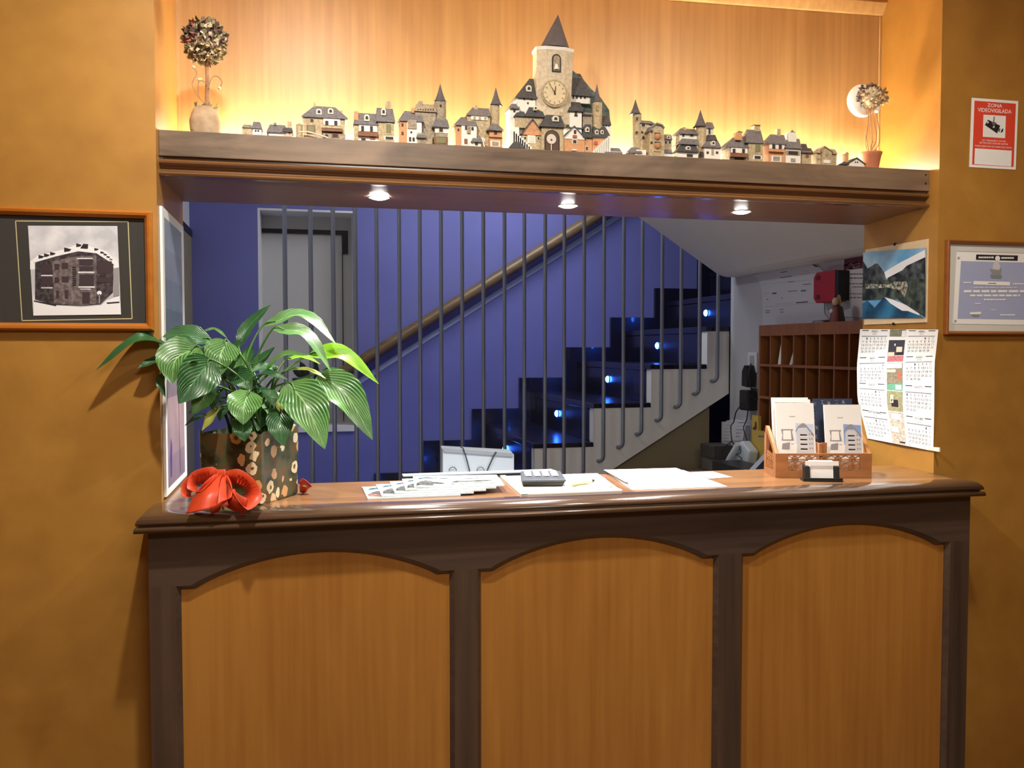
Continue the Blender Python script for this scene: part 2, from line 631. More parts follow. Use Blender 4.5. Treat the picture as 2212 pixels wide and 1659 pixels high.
# pale strip on the wall under the rail
b = MB()
p, q = py(768, 836, 2.9455), py(1302, 495, 2.9455)
e = (q - p) * 0.22
b.hexa([p, q + e, q + e + V((0, 0.004, 0)), p + V((0, 0.004, 0)), p + V((0, 0, 0.034)), q + e + V((0, 0, 0.034)), q + e + V((0, 0.004, 0.034)), p + V((0, 0.004, 0.034))],
       mat('pale_blue_strip', (176, 190, 226), 0.45))
tag(b.build('light_strip', None, loc=tuple(p)), 'pale flat strip on the blue wall just under the handrail', 'strip')

# tan panel closing the space under the stairs
b = MB()
b.prism([(1.0, 0), (1.87, 0), (1.87, 1.2), (1.775, 1.165), (1.375, 0.934), (1.0, 0.7)], 1.87, 1.89, GREYW, 'Y')
tag(b.build('under_stair_panel', None, loc=(1.5, 1.88, 0)), 'khaki brown panel filling the slope under the stairs', 'panel')

# ------------------------------------------------------------------ display shelf (beam over the opening)
sh = thing('display_shelf', 'wide brown wooden shelf beam across the opening, carrying the miniature village', 'shelf', ((XL + XR) / 2, 0.18, 1.85))
b = MB()
y0 = 0.0375
b.box(XL, XR, y0, y0 + 0.022, 1.8935, ZS, BEAM)
b.build('fascia_board', sh, 0.0015)
b = MB()
prof = [(y0 + 0.022, 1.8935), (y0 + 0.008, 1.8935), (y0 + 0.008, 1.8885), (y0 + 0.002, 1.887), (y0 - 0.002, 1.883), (y0 - 0.001, 1.879), (y0 + 0.004, 1.876), (y0 + 0.010, 1.8735), (y0 + 0.013, 1.869), (y0 + 0.011, 1.8645), (y0 + 0.004, 1.861), (y0 - 0.002, 1.8595), (y0 - 0.004, 1.856), (y0 - 0.002, 1.8525), (y0 + 0.002, 1.851), (y0 + 0.022, 1.851)]
b.prism(prof, XL, XR, MOULD, 'X')
b.build('moulding', sh)
b = MB()
ybl, ybr = 0.411, 0.313
b.hexa([(XL, y0 + 0.022, 1.851), (XR, y0 + 0.022, 1.851), (XR, ybr, 1.842), (XL, ybl, 1.855),
        (XL, y0 + 0.022, 1.87), (XR, y0 + 0.022, 1.87), (XR, ybr, 1.87), (XL, ybl, 1.87)], SOFW)
b.build('soffit_panel', sh)
b = MB()
b.hexa([(XL, y0 + 0.022, 1.87), (XR, y0 + 0.022, 1.87), (XR, ybr, 1.87), (XL, ybl, 1.87),
        (XL, y0 + 0.022, ZS), (XR, y0 + 0.022, ZS), (XR, ybr, ZS), (XL, ybl, ZS)], BEAM)
b.build('shelf_top', sh)
b = MB()
for z in (1.936, 1.913):
    b.disc((XR - 0.012, y0 - 0.0012, z), (0, -1, 0), 0.0022, BLACKM, 10, 0.001)
b.build('nail', sh)

# recessed spotlights in the soffit
for (u, v), nm in (((819, 426), 'leftmost recessed round spotlight in the shelf underside, nearest the potted plant'),
                   ((1227, 444), 'middle recessed round spotlight in the shelf underside, below the clock tower'),
                   ((1601, 457), 'rightmost recessed round spotlight in the shelf underside, nearest the mountain picture')):
    c = pz(u, v, 1.8475)
    s = thing('spotlight', nm, 'spotlight', c, 'recessed spotlights under the shelf')
    b = MB()
    n = 28
    vs = []
    for r, z in ((0.0285, 0.0), (0.0285, -0.0015), (0.0255, -0.002), (0.024, -0.0005)):
        vs += [(c.x + r * math.cos(2 * PI * j / n), c.y + r * math.sin(2 * PI * j / n), c.z + z) for j in range(n)]
    b.add(vs, [(i * n + j, i * n + (j + 1) % n, (i + 1) * n + (j + 1) % n, (i + 1) * n + j) for i in range(3) for j in range(n)], CHROME, True)
    b.build('trim_ring', s)
    b = MB()
    b.lathe([(0.002, c.z - 0.0066), (0.010, c.z - 0.0060), (0.016, c.z - 0.0046), (0.020, c.z - 0.0028), (0.0228, c.z - 0.001), (0.0238, c.z + 0.0005)], (c.x, c.y), LENS, 24)
    b.build('lens', s)
    ld = bpy.data.lights.new('spot_light', 'SPOT')
    ld.energy = 34
    ld.color = (1.0, 0.97, 0.94)
    ld.spot_size = math.radians(118)
    ld.spot_blend = 0.7
    ld.shadow_soft_size = 0.02
    lo = bpy.data.objects.new('spot_light', ld)
    lo.location = (c.x, c.y, c.z - 0.016)
    COL.objects.link(lo)

# glowing tube hidden behind the shelf board
b = MB()
tb = thing('light_tube', 'warm glowing light tube lying along the back of the shelf behind the miniatures', 'light tube', (0.65, 0.25, ZS))
xa, xb_ = XL + 0.03, XR - 0.03
b.ring([(xa, skew(xa, 0.318, 0.227), ZS + 0.022), (xb_, skew(xb_, 0.318, 0.227), ZS + 0.022)], 0.007, 10, TUBE)
b.build('glass_tube', tb)
b = MB()
for t in (0.0, 0.5, 1.0):
    x = xa + (xb_ - xa) * t
    y = skew(x, 0.318, 0.227)
    b.box(x - 0.006, x + 0.006, y - 0.009, y + 0.009, ZS, ZS + 0.014, PAPER)
b.build('clip', tb)

# ------------------------------------------------------------------ reception counter
rc = thing('reception_counter', 'reception counter with dark arched framing over three honey wood panels', 'counter', (0.65, -0.06, 0))
CL, CR, CF = -0.312, 1.620, -0.12
b = MB()
b.box(CL, CR, -0.104, -0.001, 0, 1.113, DARKV)
b.build('carcass', rc)
# framing: one board pierced by three arched bays, with a chamfer round each bay
bays = [(-0.252, 0.302), (0.371, 0.928), (1.003, 1.556)]
ZSPR, ZAP, ZBOT = 0.988, 1.050, 0.11


def bay_outline(x0, x1, g):
    """opening outline, grown by g: bottom-left, up, over the arch, down"""
    pts = [(x0 - g, ZBOT - g)]
    N = 40
    sh_ = 0.05
    for i in range(N + 1):
        t = i / N
        if t < sh_:
            f = 0.0
            w = 0
        elif t > 1 - sh_:
            f = 0.0
        else:
            s = (t - sh_) / (1 - 2 * sh_)
            f = (1 - (2 * s - 1) ** 2) ** 0.92
        pts.append((x0 - g + (x1 - x0 + 2 * g) * t, ZSPR + (ZAP - ZSPR) * f + g))
    pts.append((x1 + g, ZBOT - g))
    return pts


b = MB()
G = 0.009
xe = [CL] + [0.5 * (bays[i][1] + bays[i + 1][0]) for i in range(2)] + [CR]
for k, (x0, x1) in enumerate(bays):
    o = bay_outline(x0, x1, G)
    i_ = bay_outline(x0, x1, 0)
    n = len(o)
    # chamfer
    vs = [(p[0], CF, p[1]) for p in o] + [(p[0], CF + 0.010, p[1]) for p in i_] + [(p[0], -0.1045, p[1]) for p in i_]
    fs = []
    for j in range(n):
        j2 = (j + 1) % n
        fs += [(j, j2, n + j2, n + j), (n + j, n + j2, 2 * n + j2, 2 * n + j)]
    b.add(vs, fs, DARK)
    # front face round this bay: strips up to the edge of its share of the board
    top = 1.113
    a0, a1 = xe[k], xe[k + 1]
    arch = o[1:-1]
    L_ = [(a0, CF, 0), (o[0][0], CF, 0), (o[0][0], CF, arch[0][1]), (a0, CF, arch[0][1])]
    R_ = [(o[-1][0], CF, 0), (a1, CF, 0), (a1, CF, arch[-1][1]), (o[-1][0], CF, arch[-1][1])]
    b.add(L_, [(0, 1, 2, 3)], DARKV)
    b.add(R_, [(0, 1, 2, 3)], DARKV)
    b.add([(o[0][0], CF, 0), (o[-1][0], CF, 0), (o[-1][0], CF, ZBOT - G), (o[0][0], CF, ZBOT - G)], [(0, 1, 2, 3)], DARK)
    for j in range(len(arch) - 1):
        p, q = arch[j], arch[j + 1]
        b.add([(p[0], CF, p[1]), (q[0], CF, q[1]), (q[0], CF, top), (p[0], CF, top)], [(0, 1, 2, 3)], DARK)
    b.add([(a0, CF, arch[0][1]), (arch[0][0], CF, arch[0][1]), (arch[0][0], CF, top), (a0, CF, top)], [(0, 1, 2, 3)], DARK)
    b.add([(arch[-1][0], CF, arch[-1][1]), (a1, CF, arch[-1][1]), (a1, CF, top), (arch[-1][0], CF, top)], [(0, 1, 2, 3)], DARK)
b.add([(CL, CF, 0), (CL, -0.104, 0), (CL, -0.104, 1.113), (CL, CF, 1.113)], [(0, 1, 2, 3)], DARKV)
b.add([(CR, CF, 0), (CR, -0.104, 0), (CR, -0.104, 1.113), (CR, CF, 1.113)], [(0, 1, 2, 3)], DARKV)
b.build('arched_frame', rc, merge=True)
for x0, x1 in bays:
    b = MB()
    o = bay_outline(x0, x1, 0.002)
    b.prism(o, -0.1065, -0.1045, PANEL, 'Y')
    b.build('panel', rc)
# top with a rounded edge running round three sides
b = MB()
TL, TR, TF = -0.334, 1.639, -0.150
prof = [(0.050, 1.150), (0.030, 1.1496), (0.020, 1.148), (0.012, 1.1445), (0.006, 1.139), (0.003, 1.133), (0.003, 1.129), (0.009, 1.1265), (0.009, 1.125), (0.001, 1.1225), (0.0, 1.119), (0.0, 1.1135), (0.003, 1.1125), (0.03, 1.1125)]
vs = []
for o_, z in prof:
    vs += [(TL + o_, -0.0005, z), (TL + o_, TF + o_, z), (TR - o_, TF + o_, z), (TR - o_, -0.0005, z)]
fs = []
for i in range(len(prof) - 1):
    for j in range(3):
        a, c = 4 * i, 4 * (i + 1)
        fs.append((a + j, a + j + 1, c + j + 1, c + j))
b.add(vs, fs, LIPW, True)
o_ = 0.05
b.build('moulded_edge', rc)
b = MB()
b.add([(TL + o_, -0.0005, ZT), (TL + o_, TF + o_, ZT), (TR - o_, TF + o_, ZT), (TR - o_, -0.0005, ZT)], [(0, 1, 2, 3)], TOPW)
yl, yr = 0.205, 0.165
b.hexa([(XL + 0.001, -0.0005, 1.113), (XR - 0.001, -0.0005, 1.113), (XR - 0.001, yr, 1.113), (XL + 0.001, yl, 1.113),
        (XL + 0.001, -0.0005, ZT), (XR - 0.001, -0.0005, ZT), (XR - 0.001, yr, ZT), (XL + 0.001, yl, ZT)], TOPW)
b.build('countertop', rc)
# ------------------------------------------------------------------ things hung on the walls
def frame_y(root, x0, x1, z0, z1, w, d, m, y=-0.0005, name='frame'):
    """picture frame on a wall facing the lobby: mitred, rounded section"""
    b = MB()
    prof = [(0, 0), (0, -d * 0.75), (w * 0.25, -d), (w * 0.6, -d * 0.95), (w, -d * 0.55), (w, 0)]
    vs = []
    for o, dd in prof:
        vs += [(x0 + o, y + dd, z0 + o), (x1 - o, y + dd, z0 + o), (x1 - o, y + dd, z1 - o), (x0 + o, y + dd, z1 - o)]
    fs = []
    for i in range(len(prof) - 1):
        for j in range(4):
            fs.append((4 * i + j, 4 * i + (j + 1) % 4, 4 * (i + 1) + (j + 1) % 4, 4 * (i + 1) + j))
    b.add(vs, fs, m)
    return b.build(name, root, 0.0008)


BLK = mat('black_mount_board', (52, 50, 46), 0.8)
GOLD = mat('pale_gold_line', (196, 184, 140), 0.4)
SNOW = mat('print_snow', (236, 238, 242), 0.5)
CLOUD = mat2('print_cloud', (190, 191, 200), (232, 233, 238), 22)
STONEP = mat2('print_stone', (92, 82, 84), (136, 124, 126), 140)
STONED = mat2('print_dark_stone', (48, 44, 48), (88, 80, 84), 140)
PDARK = mat('print_dark', (40, 36, 40), 0.5)
PWIN = mat('print_window', (62, 48, 54), 0.5)
PMID = mat('print_grey', (150, 146, 150), 0.5)

fp = thing('framed_photo', 'orange wood frame with a black and white winter photo of a corner building', 'picture', (-0.465, 0, 1.64))
frame_y(fp, -0.622, -0.3115, 1.5165, 1.7665, 0.0155, 0.017, FRAMEW)
mp = lambda cx, cy: py(cx / 4.608, 430 + cy / 4.608, -0.005)
a = Art(lambda x, z: V((x, -0.0045, z)), (0, -1, 0))
a.rect(BLK, -0.609, 1.53, -0.324, 1.753)
a.build('mount_board', fp)
a = Art(lambda cx, cy: mp(cx, cy), (0, -1, 0))
for p, q in (((155, 218), (1275, 225)), ((1275, 225), (1315, 1190)), ((1315, 1190), (220, 1210)), ((220, 1210), (155, 218))):
    dx, dy = q[0] - p[0], q[1] - p[1]
    l = math.hypot(dx, dy)
    nx, ny = -dy / l * 5, dx / l * 5
    a.poly(GOLD, [(p[0] - nx, p[1] - ny), (q[0] - nx, q[1] - ny), (q[0] + nx, q[1] + ny), (p[0] + nx, p[1] + ny)], False)
a.build('gold_line', fp)
a = Art(lambda cx, cy: mp(cx, cy), (0, -1, 0), 0.00012)
a.poly(CLOUD, [(278, 265), (1168, 268), (1205, 1150), (332, 1162)])
a.poly(SNOW, [(300, 620), (380, 560), (640, 500), (800, 440), (1060, 520), (1180, 640), (1182, 700), (300, 700)])
a.poly(STONED, [(350, 625), (560, 560), (780, 515), (950, 520), (1130, 650), (1125, 930), (1000, 1050), (800, 1065), (560, 1055), (350, 1000)])
a.poly(STONEP, [(520, 620), (760, 570), (960, 560), (960, 1040), (800, 1062), (540, 1040)])
a.poly(STONED, [(350, 640), (520, 620), (530, 1050), (350, 1000)])
a.poly(SNOW, [(330, 622), (560, 545), (780, 495), (970, 505), (1150, 640), (1140, 655), (960, 540), (780, 520), (560, 570), (345, 632)])
for x, y, s in ((385, 570, 1), (440, 555, 1), (500, 540, 1), (640, 500, 1.3), (760, 455, 1.0), (940, 498, .8), (1000, 530, .7), (1030, 550, .7), (1060, 575, .7), (1090, 600, .6)):
    a.poly(PDARK, [(x, y - 14 * s), (x + 55 * s, y), (x + 40 * s, y + 16 * s), (x, y + 22 * s)], False)
a.poly(PDARK, [(800, 490), (830, 445), (880, 450), (875, 495)])
for x0, y0, x1, y1 in ((545, 645, 590, 705), (615, 635, 680, 695), (545, 780, 590, 835), (615, 770, 685, 830), (560, 910, 590, 985), (645, 905, 680, 990), (820, 925, 895, 1040), (790, 600, 925, 660), (790, 670, 930, 715), (790, 750, 935, 865), (410, 650, 515, 740), (415, 780, 520, 860), (970, 620, 1115, 740), (970, 780, 1115, 830)):
    a.rect(PWIN, x0, y0, x1, y1, False)
a.k += 1
for x0, y0, x1, y1 in ((765, 585, 925, 598), (775, 722, 940, 738), (780, 868, 945, 884), (410, 755, 525, 768), (410, 878, 525, 890), (800, 892, 905, 902)):
    a.rect(CLOUD, x0, y0, x1, y1, False)
for i in range(9):
    a.rect(PDARK, 722, 675 + i * 22, 760, 688 + i * 22, False)
a.rect(PMID, 984, 945, 996, 1040, False)
a.poly(SNOW, [(970 + 24 * math.cos(t * PI / 6) + 20, 935 + 22 * math.sin(t * PI / 6)) for t in range(12)], False)
a.poly(PMID, [(1128, 690), (1185, 680), (1190, 960), (1130, 970)], False)
a.poly(SNOW, [(335, 1020), (560, 1065), (800, 1078), (1010, 1058), (1060, 1010), (1190, 965), (1204, 1148), (333, 1160)])
a.poly(PDARK, [(340, 1008), (560, 1052), (560, 1068), (340, 1022)])
a.poly(PDARK, [(1060, 1030), (1190, 1020), (1190, 1034), (1070, 1044)])
a.build('photo_print', fp)

# certificate
cf = thing('framed_certificate', 'blue certificate in a brown wooden frame under the red camera sign', 'certificate', (1.76, 0, 1.64))
frame_y(cf, 1.628, 1.958, 1.5145, 1.7615, 0.010, 0.015, CERTW)
CERTB = mat('certificate_blue', (166, 176, 210), 0.5, var=0.03, vs=10)
MOUNT = mat('grey_white_mount', (214, 214, 208), 0.7)
a = Art(lambda x, z: V((x, -0.0045, z)), (0, -1, 0))
a.rect(MOUNT, 1.636, 1.522, 1.95, 1.754)
a.build('mount_board', cf)
cm = lambda cx, cy: py(2040 + cx / 8.733, 530 + cy / 8.733, -0.0055)
a = Art(cm, (0, -1, 0), 0.00015)
a.poly(PAPER, [(232, 112), (2040, 165), (2020, 1510), (150, 1480)])
a.poly(CERTB, [(312, 295), (1960, 335), (1930, 1410), (245, 1385)])
a.poly(INKL, [(232, 108), (2040, 160), (2040, 170), (232, 118)], False)
a.k += 1
a.poly(PDARK, [(598, 172), (1385, 192), (1378, 292), (592, 272)])
a.k += 1
a.words(PAPER, 640, 930, 212, 32, 3)
a.words(PAPER, 1070, 1310, 222, 32, 5)
a.poly(PAPER, [(1000 + 48 * math.cos(t * PI / 8), 245 + 48 * math.sin(t * PI / 8)) for t in range(16)], False)
a.poly(PAPERG, [(950, 280), (1010, 290), (1050, 400), (1030, 470), (900, 440), (920, 360)], False)
a.poly(PMID, [(850, 440), (950, 470), (1080, 430), (1060, 560), (900, 540)], False)
a.k += 1
a.poly(mat('certificate_green', (126, 140, 140), 0.5), [(860, 550), (1090, 570), (1060, 630), (880, 620)], False)
a.poly(PAPER, [(545, 672), (1235, 690), (1228, 760), (540, 738)])
a.k += 1
a.words(INKG, 820, 970, 708, 18, 4)
a.words(PAPER, 350, 500, 690, 24, 7); a.words(PAPER, 1290, 1560, 715, 24, 8)
a.words(PAPERG, 550, 1370, 785, 26, 9)
a.words(PAPER, 360, 1600, 845, 42, 10)
a.words(PAPER, 480, 1420, 930, 34, 11)
a.words(PAPER, 740, 1150, 1010, 26, 12)
a.words(PAPER, 570, 680, 1090, 18, 13); a.words(PAPER, 880, 970, 1212, 14, 14); a.words(PAPER, 1050, 1330, 1300, 26, 15)
a.poly(PAPER, [(480, 1262), (690, 1255), (680, 1300), (470, 1300)], False)
a.poly(PMID, [(510, 1305), (665, 1300), (640, 1345), (520, 1340)], False)
for x, y in ((265, 235), (205, 1425)):
    a.poly(INKL, [(x - 24, y - 12), (x + 24, y - 16), (x + 10, y + 22), (x - 20, y + 24)], False)
a.build('certificate_sheet', cf)

# camera warning sign
SIGNR = mat('sign_red', (226, 74, 52), 0.45)
a = Art(lambda cx, cy: py(2085 + cx / 9.48, 200 + cy / 9.48, -0.0015), (0, -1, 0), 0.00015)
q = [a.mp(*p) for p in [(140, 105), (1088, 175), (1035, 1580), (88, 1525)]]
a.b.hexa([p + V((0, 0.0015, 0)) for p in q] + q, PAPER)
a.poly(SIGNR, [(190, 165), (1038, 228), (990, 1525), (140, 1475)])
a.poly(PAPER, [(372, 452), (832, 480), (815, 935), (358, 905)])
a.poly(PAPER, [(197, 1140), (952, 1190), (940, 1515), (184, 1465)], False)


def tilt(x, y):
    return (x, y + (x - 590) * 0.062)


_mp = a.mp
a.mp = lambda x, y: _mp(*tilt(x, y))
a.text(PAPER, 'ZONA', 604, 300, 72, 1.0, bold=True)
a.text(PAPER, 'VIDEOVIGILADA', 600, 410, 80, 1.0, wide=690, bold=True)
a.text(PAPER, 'LEY ORGANICA 15/1999,', 590, 1005, 34, 1.0, wide=490)
a.text(PAPER, 'DE PROTECCION DE DATOS', 582, 1060, 34, 1.0, wide=580)
a.text(PAPER, 'PUEDE EJERCITAR SUS DERECHOS ANTE:', 575, 1128, 34, 1.0, wide=745)
a.mp = _mp
a.k += 1
a.poly(PDARK, [(465, 555), (715, 680), (650, 838), (400, 665)], False)
a.poly(PDARK, [(760, 735), (778, 745), (770, 800), (722, 828), (735, 775)], False)
a.poly(INKG, [(682, 740), (722, 735), (700, 815), (678, 800)], False)
a.poly(INKG, [(580, 495), (602, 492), (590, 600), (640, 620), (580, 700), (535, 610), (568, 600)])
a.poly(PAPER, [(575, 682), (602, 690), (590, 725), (558, 716)], False)
a.poly(PAPER, [(455, 585), (485, 600), (460, 635), (438, 620)], False)
sg = a.build('warning_sign', None, loc=tuple(py(2146, 290, 0)))
tag(sg, 'red and white warning sign with a surveillance camera picture, on the wall above the certificate', 'sign')

# mountain picture on the right jamb of the opening
mc = thing('mountain_picture', 'hanging picture of snowy mountains mirrored in a blue lake, on the right jamb', 'picture', (XR, 0.165, 1.65))
XP = XR - 0.004
pm = lambda u, v: px(u, v, XP - 0.002)
b = MB()
b.box(XP, XR - 0.0005, 0.034, 0.302, 1.548, 1.768, LATH)
b.build('backing_board', mc)
LAKE = mat2('print_lake_blue', (22, 62, 92), (50, 118, 158), 14)
SKYP = mat2('print_sky_blue', (96, 156, 200), (176, 206, 222), 9)
ROCK = mat2('print_rock', (24, 30, 32), (104, 110, 112), 42)
FOREST = mat2('print_forest', (20, 30, 27), (86, 96, 84), 50)
VILL = mat2('print_village', (70, 74, 62), (206, 200, 180), 110)
a = Art(lambda cx, cy: pm(1840 + cx / 3.19, 480 + cy / 3.19), (-1, 0, 0), 0.00015)
a.poly(SKYP, [(78, 208), (512, 176), (508, 658), (74, 664)])
a.poly(SNOW, [(215, 350), (330, 280), (505, 190), (508, 300), (300, 390), (240, 390)])
a.poly(ROCK, [(245, 385), (350, 330), (380, 300), (508, 240), (508, 420), (250, 400)])
a.poly(SNOW, [(225, 345), (280, 310), (345, 275), (300, 320), (250, 360)])
a.poly(SNOW, [(330, 320), (420, 260), (500, 200), (440, 262), (380, 300)])
a.poly(ROCK, [(78, 265), (110, 320), (165, 285), (180, 285), (225, 345), (240, 395), (78, 410)])
a.poly(FOREST, [(78, 400), (508, 390), (508, 520), (74, 540)])
a.poly(VILL, [(95, 425), (260, 430), (300, 410), (380, 410), (390, 440), (365, 520), (335, 470), (250, 450), (100, 460)])
a.poly(LAKE, [(76, 560), (110, 540), (160, 590), (220, 520), (300, 530), (470, 640), (500, 660), (74, 664)])
a.poly(FOREST, [(300, 520), (508, 500), (508, 656), (470, 630), (360, 560)])
a.poly(SNOW, [(228, 516), (300, 538), (380, 572), (470, 632), (470, 642), (390, 612), (350, 610), (270, 560)])
a.build('picture_print', mc)
b = MB()
for z in (1.7685, 1.5475):
    b.disc((XP, 0.165, z), (0, 1, 0), 0.004, BLACKM, 10, 0.004)
b.build('hanging_clip', mc)

# calendar pinned below it
cl = thing('wall_calendar', 'white two column wall calendar with a strip of small photos, hung under the mountain picture', 'calendar', (XR, 0.15, 1.37))
LE = [(1858, 711), (1851, 790), (1852, 860), (1874, 947)]
RE = [(2027, 712), (2019, 785), (2018, 880), (2016, 974)]


def edge(P, t):
    t = max(0, min(0.9999, t)) * 3
    k = int(t); f = t - k
    return (P[k][0] + (P[k + 1][0] - P[k][0]) * f, P[k][1] + (P[k + 1][1] - P[k][1]) * f)


def calmap(s, t):
    l, r = edge(LE, t), edge(RE, t)
    bul = 0.003 + 0.006 * math.sin(PI * min(1, t * 1.05)) + 0.004 * math.sin(s * PI)
    return px(l[0] + (r[0] - l[0]) * s, l[1] + (r[1] - l[1]) * s, XR - bul)


b = MB()
NS, NT = 6, 16
vs = [calmap(i / NS, j / NT) for j in range(NT + 1) for i in range(NS + 1)]
b.add(vs, [(j * (NS + 1) + i, j * (NS + 1) + i + 1, (j + 1) * (NS + 1) + i + 1, (j + 1) * (NS + 1) + i) for j in range(NT) for i in range(NS)], PAPER, True)
o = b.build('paper_sheet', cl, recalc=False)
# photo strip and months
PH = [[('ph_stone', (128, 128, 104)), (0.0, 0.068)], [('ph_night', (66, 64, 72)), (0.1, 0.245)], [('ph_pink', (202, 128, 130)), (0.25, 0.305)], [('ph_field', (150, 140, 116)), (0.315, 0.5)],
      [('ph_green', (118, 176, 146)), (0.5, 0.56)], [('ph_basket', (160, 156, 118)), (0.565, 0.735)], [('ph_food', (198, 188, 172)), (0.74, 0.995)]]
a = Art(calmap, (-1, 0, 0), 0.0002)
a.k = 2
for (nm, c), (t0, t1) in PH:
    m_ = mat(nm, c, 0.5, var=0.35, vs=160)
    N = 3
    for i in range(N):
        ta, tb = t0 + (t1 - t0) * i / N, t0 + (t1 - t0) * (i + 1) / N
        a.poly(m_, [(0.385, ta + .001), (0.49, ta + .001), (0.59, ta + .001), (0.59, tb), (0.49, tb), (0.385, tb)], False)
a.k += 1
CRM = mat('ph_cream', (232, 220, 190), 0.5); DK = mat('ph_dark', (50, 40, 46), 0.5); RD = mat('ph_red', (200, 110, 84), 0.5)
for m_, x0, t0, x1, t1 in ((CRM, .49, .165, .565, .215), (DK, .5, .215, .58, .243), (CRM, .39, .215, .47, .245), (SNOW, .46, .135, .475, .155), (RD, .52, .39, .565, .46), (CRM, .39, .375, .5, .4), (SNOW, .39, .32, .58, .365), (DK, .44, .64, .53, .70), (CRM, .43, .6, .47, .67), (SNOW, .5, .51, .575, .55), (SNOW, .42, .755, .55, .8), (SNOW, .4, .86, .5, .905), (RD, .42, .93, .5, .95), (DK, .5, .96, .58, .985), (SNOW, .54, .012, .59, .07)):
    a.rect(m_, x0, t0, x1, t1, False)
a.build('photo_strip', cl)
arts = [Art(calmap, (-1, 0, 0), 0.0002) for _ in range(2)]
for a in arts:
    a.k = 2
months = [('MARZO', 0, 0, 1, 31), ('ABRIL', 1, 0, 4, 30), ('MAYO', 0, 1, 6, 31), ('JUNIO', 1, 1, 2, 30), ('JULIO', 0, 2, 4, 31), ('AGOSTO', 1, 2, 0, 31), ('SEPTIEMBRE', 0, 3, 3, 30), ('OCTUBRE', 1, 3, 5, 31)]
for nm, c, r, first, nd in months:
    a = arts[c]
    s0, s1 = ((0.03, 0.355), (0.625, 0.965))[c]
    t0 = r * 0.25 + 0.008
    w = s1 - s0
    a.rect(INK, s0, t0, s0 + w * .26, t0 + .007, False)
    a.rect(INK, s1 - w * .26, t0, s1, t0 + .007, False)
    a.text(INKG, nm, s0 + w * .5, t0 + .020, .019, wide=w * .05 * len(nm))
    a.text(INKL, '2016', s0 + w * .5, t0 + .042, .015, wide=w * .16)
    a.rect(INKG, s0, t0 + .054, s1, t0 + .060, False)
    for d in range(1, nd + 1):
        k = first + d - 1
        cc, rr = k % 7, k // 7
        a.text(INKG if cc < 6 else INKL, str(d), s0 + w * (.07 + .145 * cc), t0 + .087 + rr * .030, .019, wide=w * (.05 if d < 10 else .095))
for a in arts:
    a.build('month_print', cl)
b = MB()
p0, p1 = px(1985, 969, XR - 0.004), px(2029, 976, XR - 0.004)
b.hexa([p0, p1, p1 + V((0.003, 0, 0)), p0 + V((0.003, 0, 0)), p0 + V((0, 0, 0.007)), p1 + V((0, 0, 0.011)), p1 + V((0.003, 0, 0.011)), p0 + V((0.003, 0, 0.007))], PAPERC)
b.build('bottom_tab', cl)

# poster on the left jamb
ps = thing('poster', 'tall poster with misty blue top and pink foot, on the left jamb behind the plant', 'poster', (XL, 0.2, 1.45))
b = MB()
b.box(XL + 0.0005, XL + 0.006, 0.03, 0.37, 1.156, 1.785, PAPER)
b.build('white_panel', ps)
a = Art(lambda y, z: V((XL + 0.0062, y, z)), (1, 0, 0), 0.00015)
cols = [(150, 165, 182), (140, 150, 170), (122, 136, 156), (104, 122, 138), (92, 108, 118), (140, 124, 132), (176, 150, 152), (170, 146, 150), (150, 130, 140)]
for i, c in enumerate(cols):
    zt = 1.765 - i * 0.066
    m_ = mat('poster_tone', c, 0.4, var=0.12, vs=14)
    a.rect(m_, 0.055, zt, 0.33, zt - 0.066, False)
a.k += 1
PUR = mat('poster_purple', (96, 78, 140), 0.4)
a.poly(PUR, [(0.09, 1.19), (0.11, 1.19), (0.12, 1.26), (0.1, 1.28), (0.085, 1.24)], False)
a.poly(mat('poster_wine', (120, 80, 90), 0.4), [(0.24, 1.18), (0.25, 1.18), (0.235, 1.36), (0.228, 1.36)], False)
a.build('poster_print', ps)
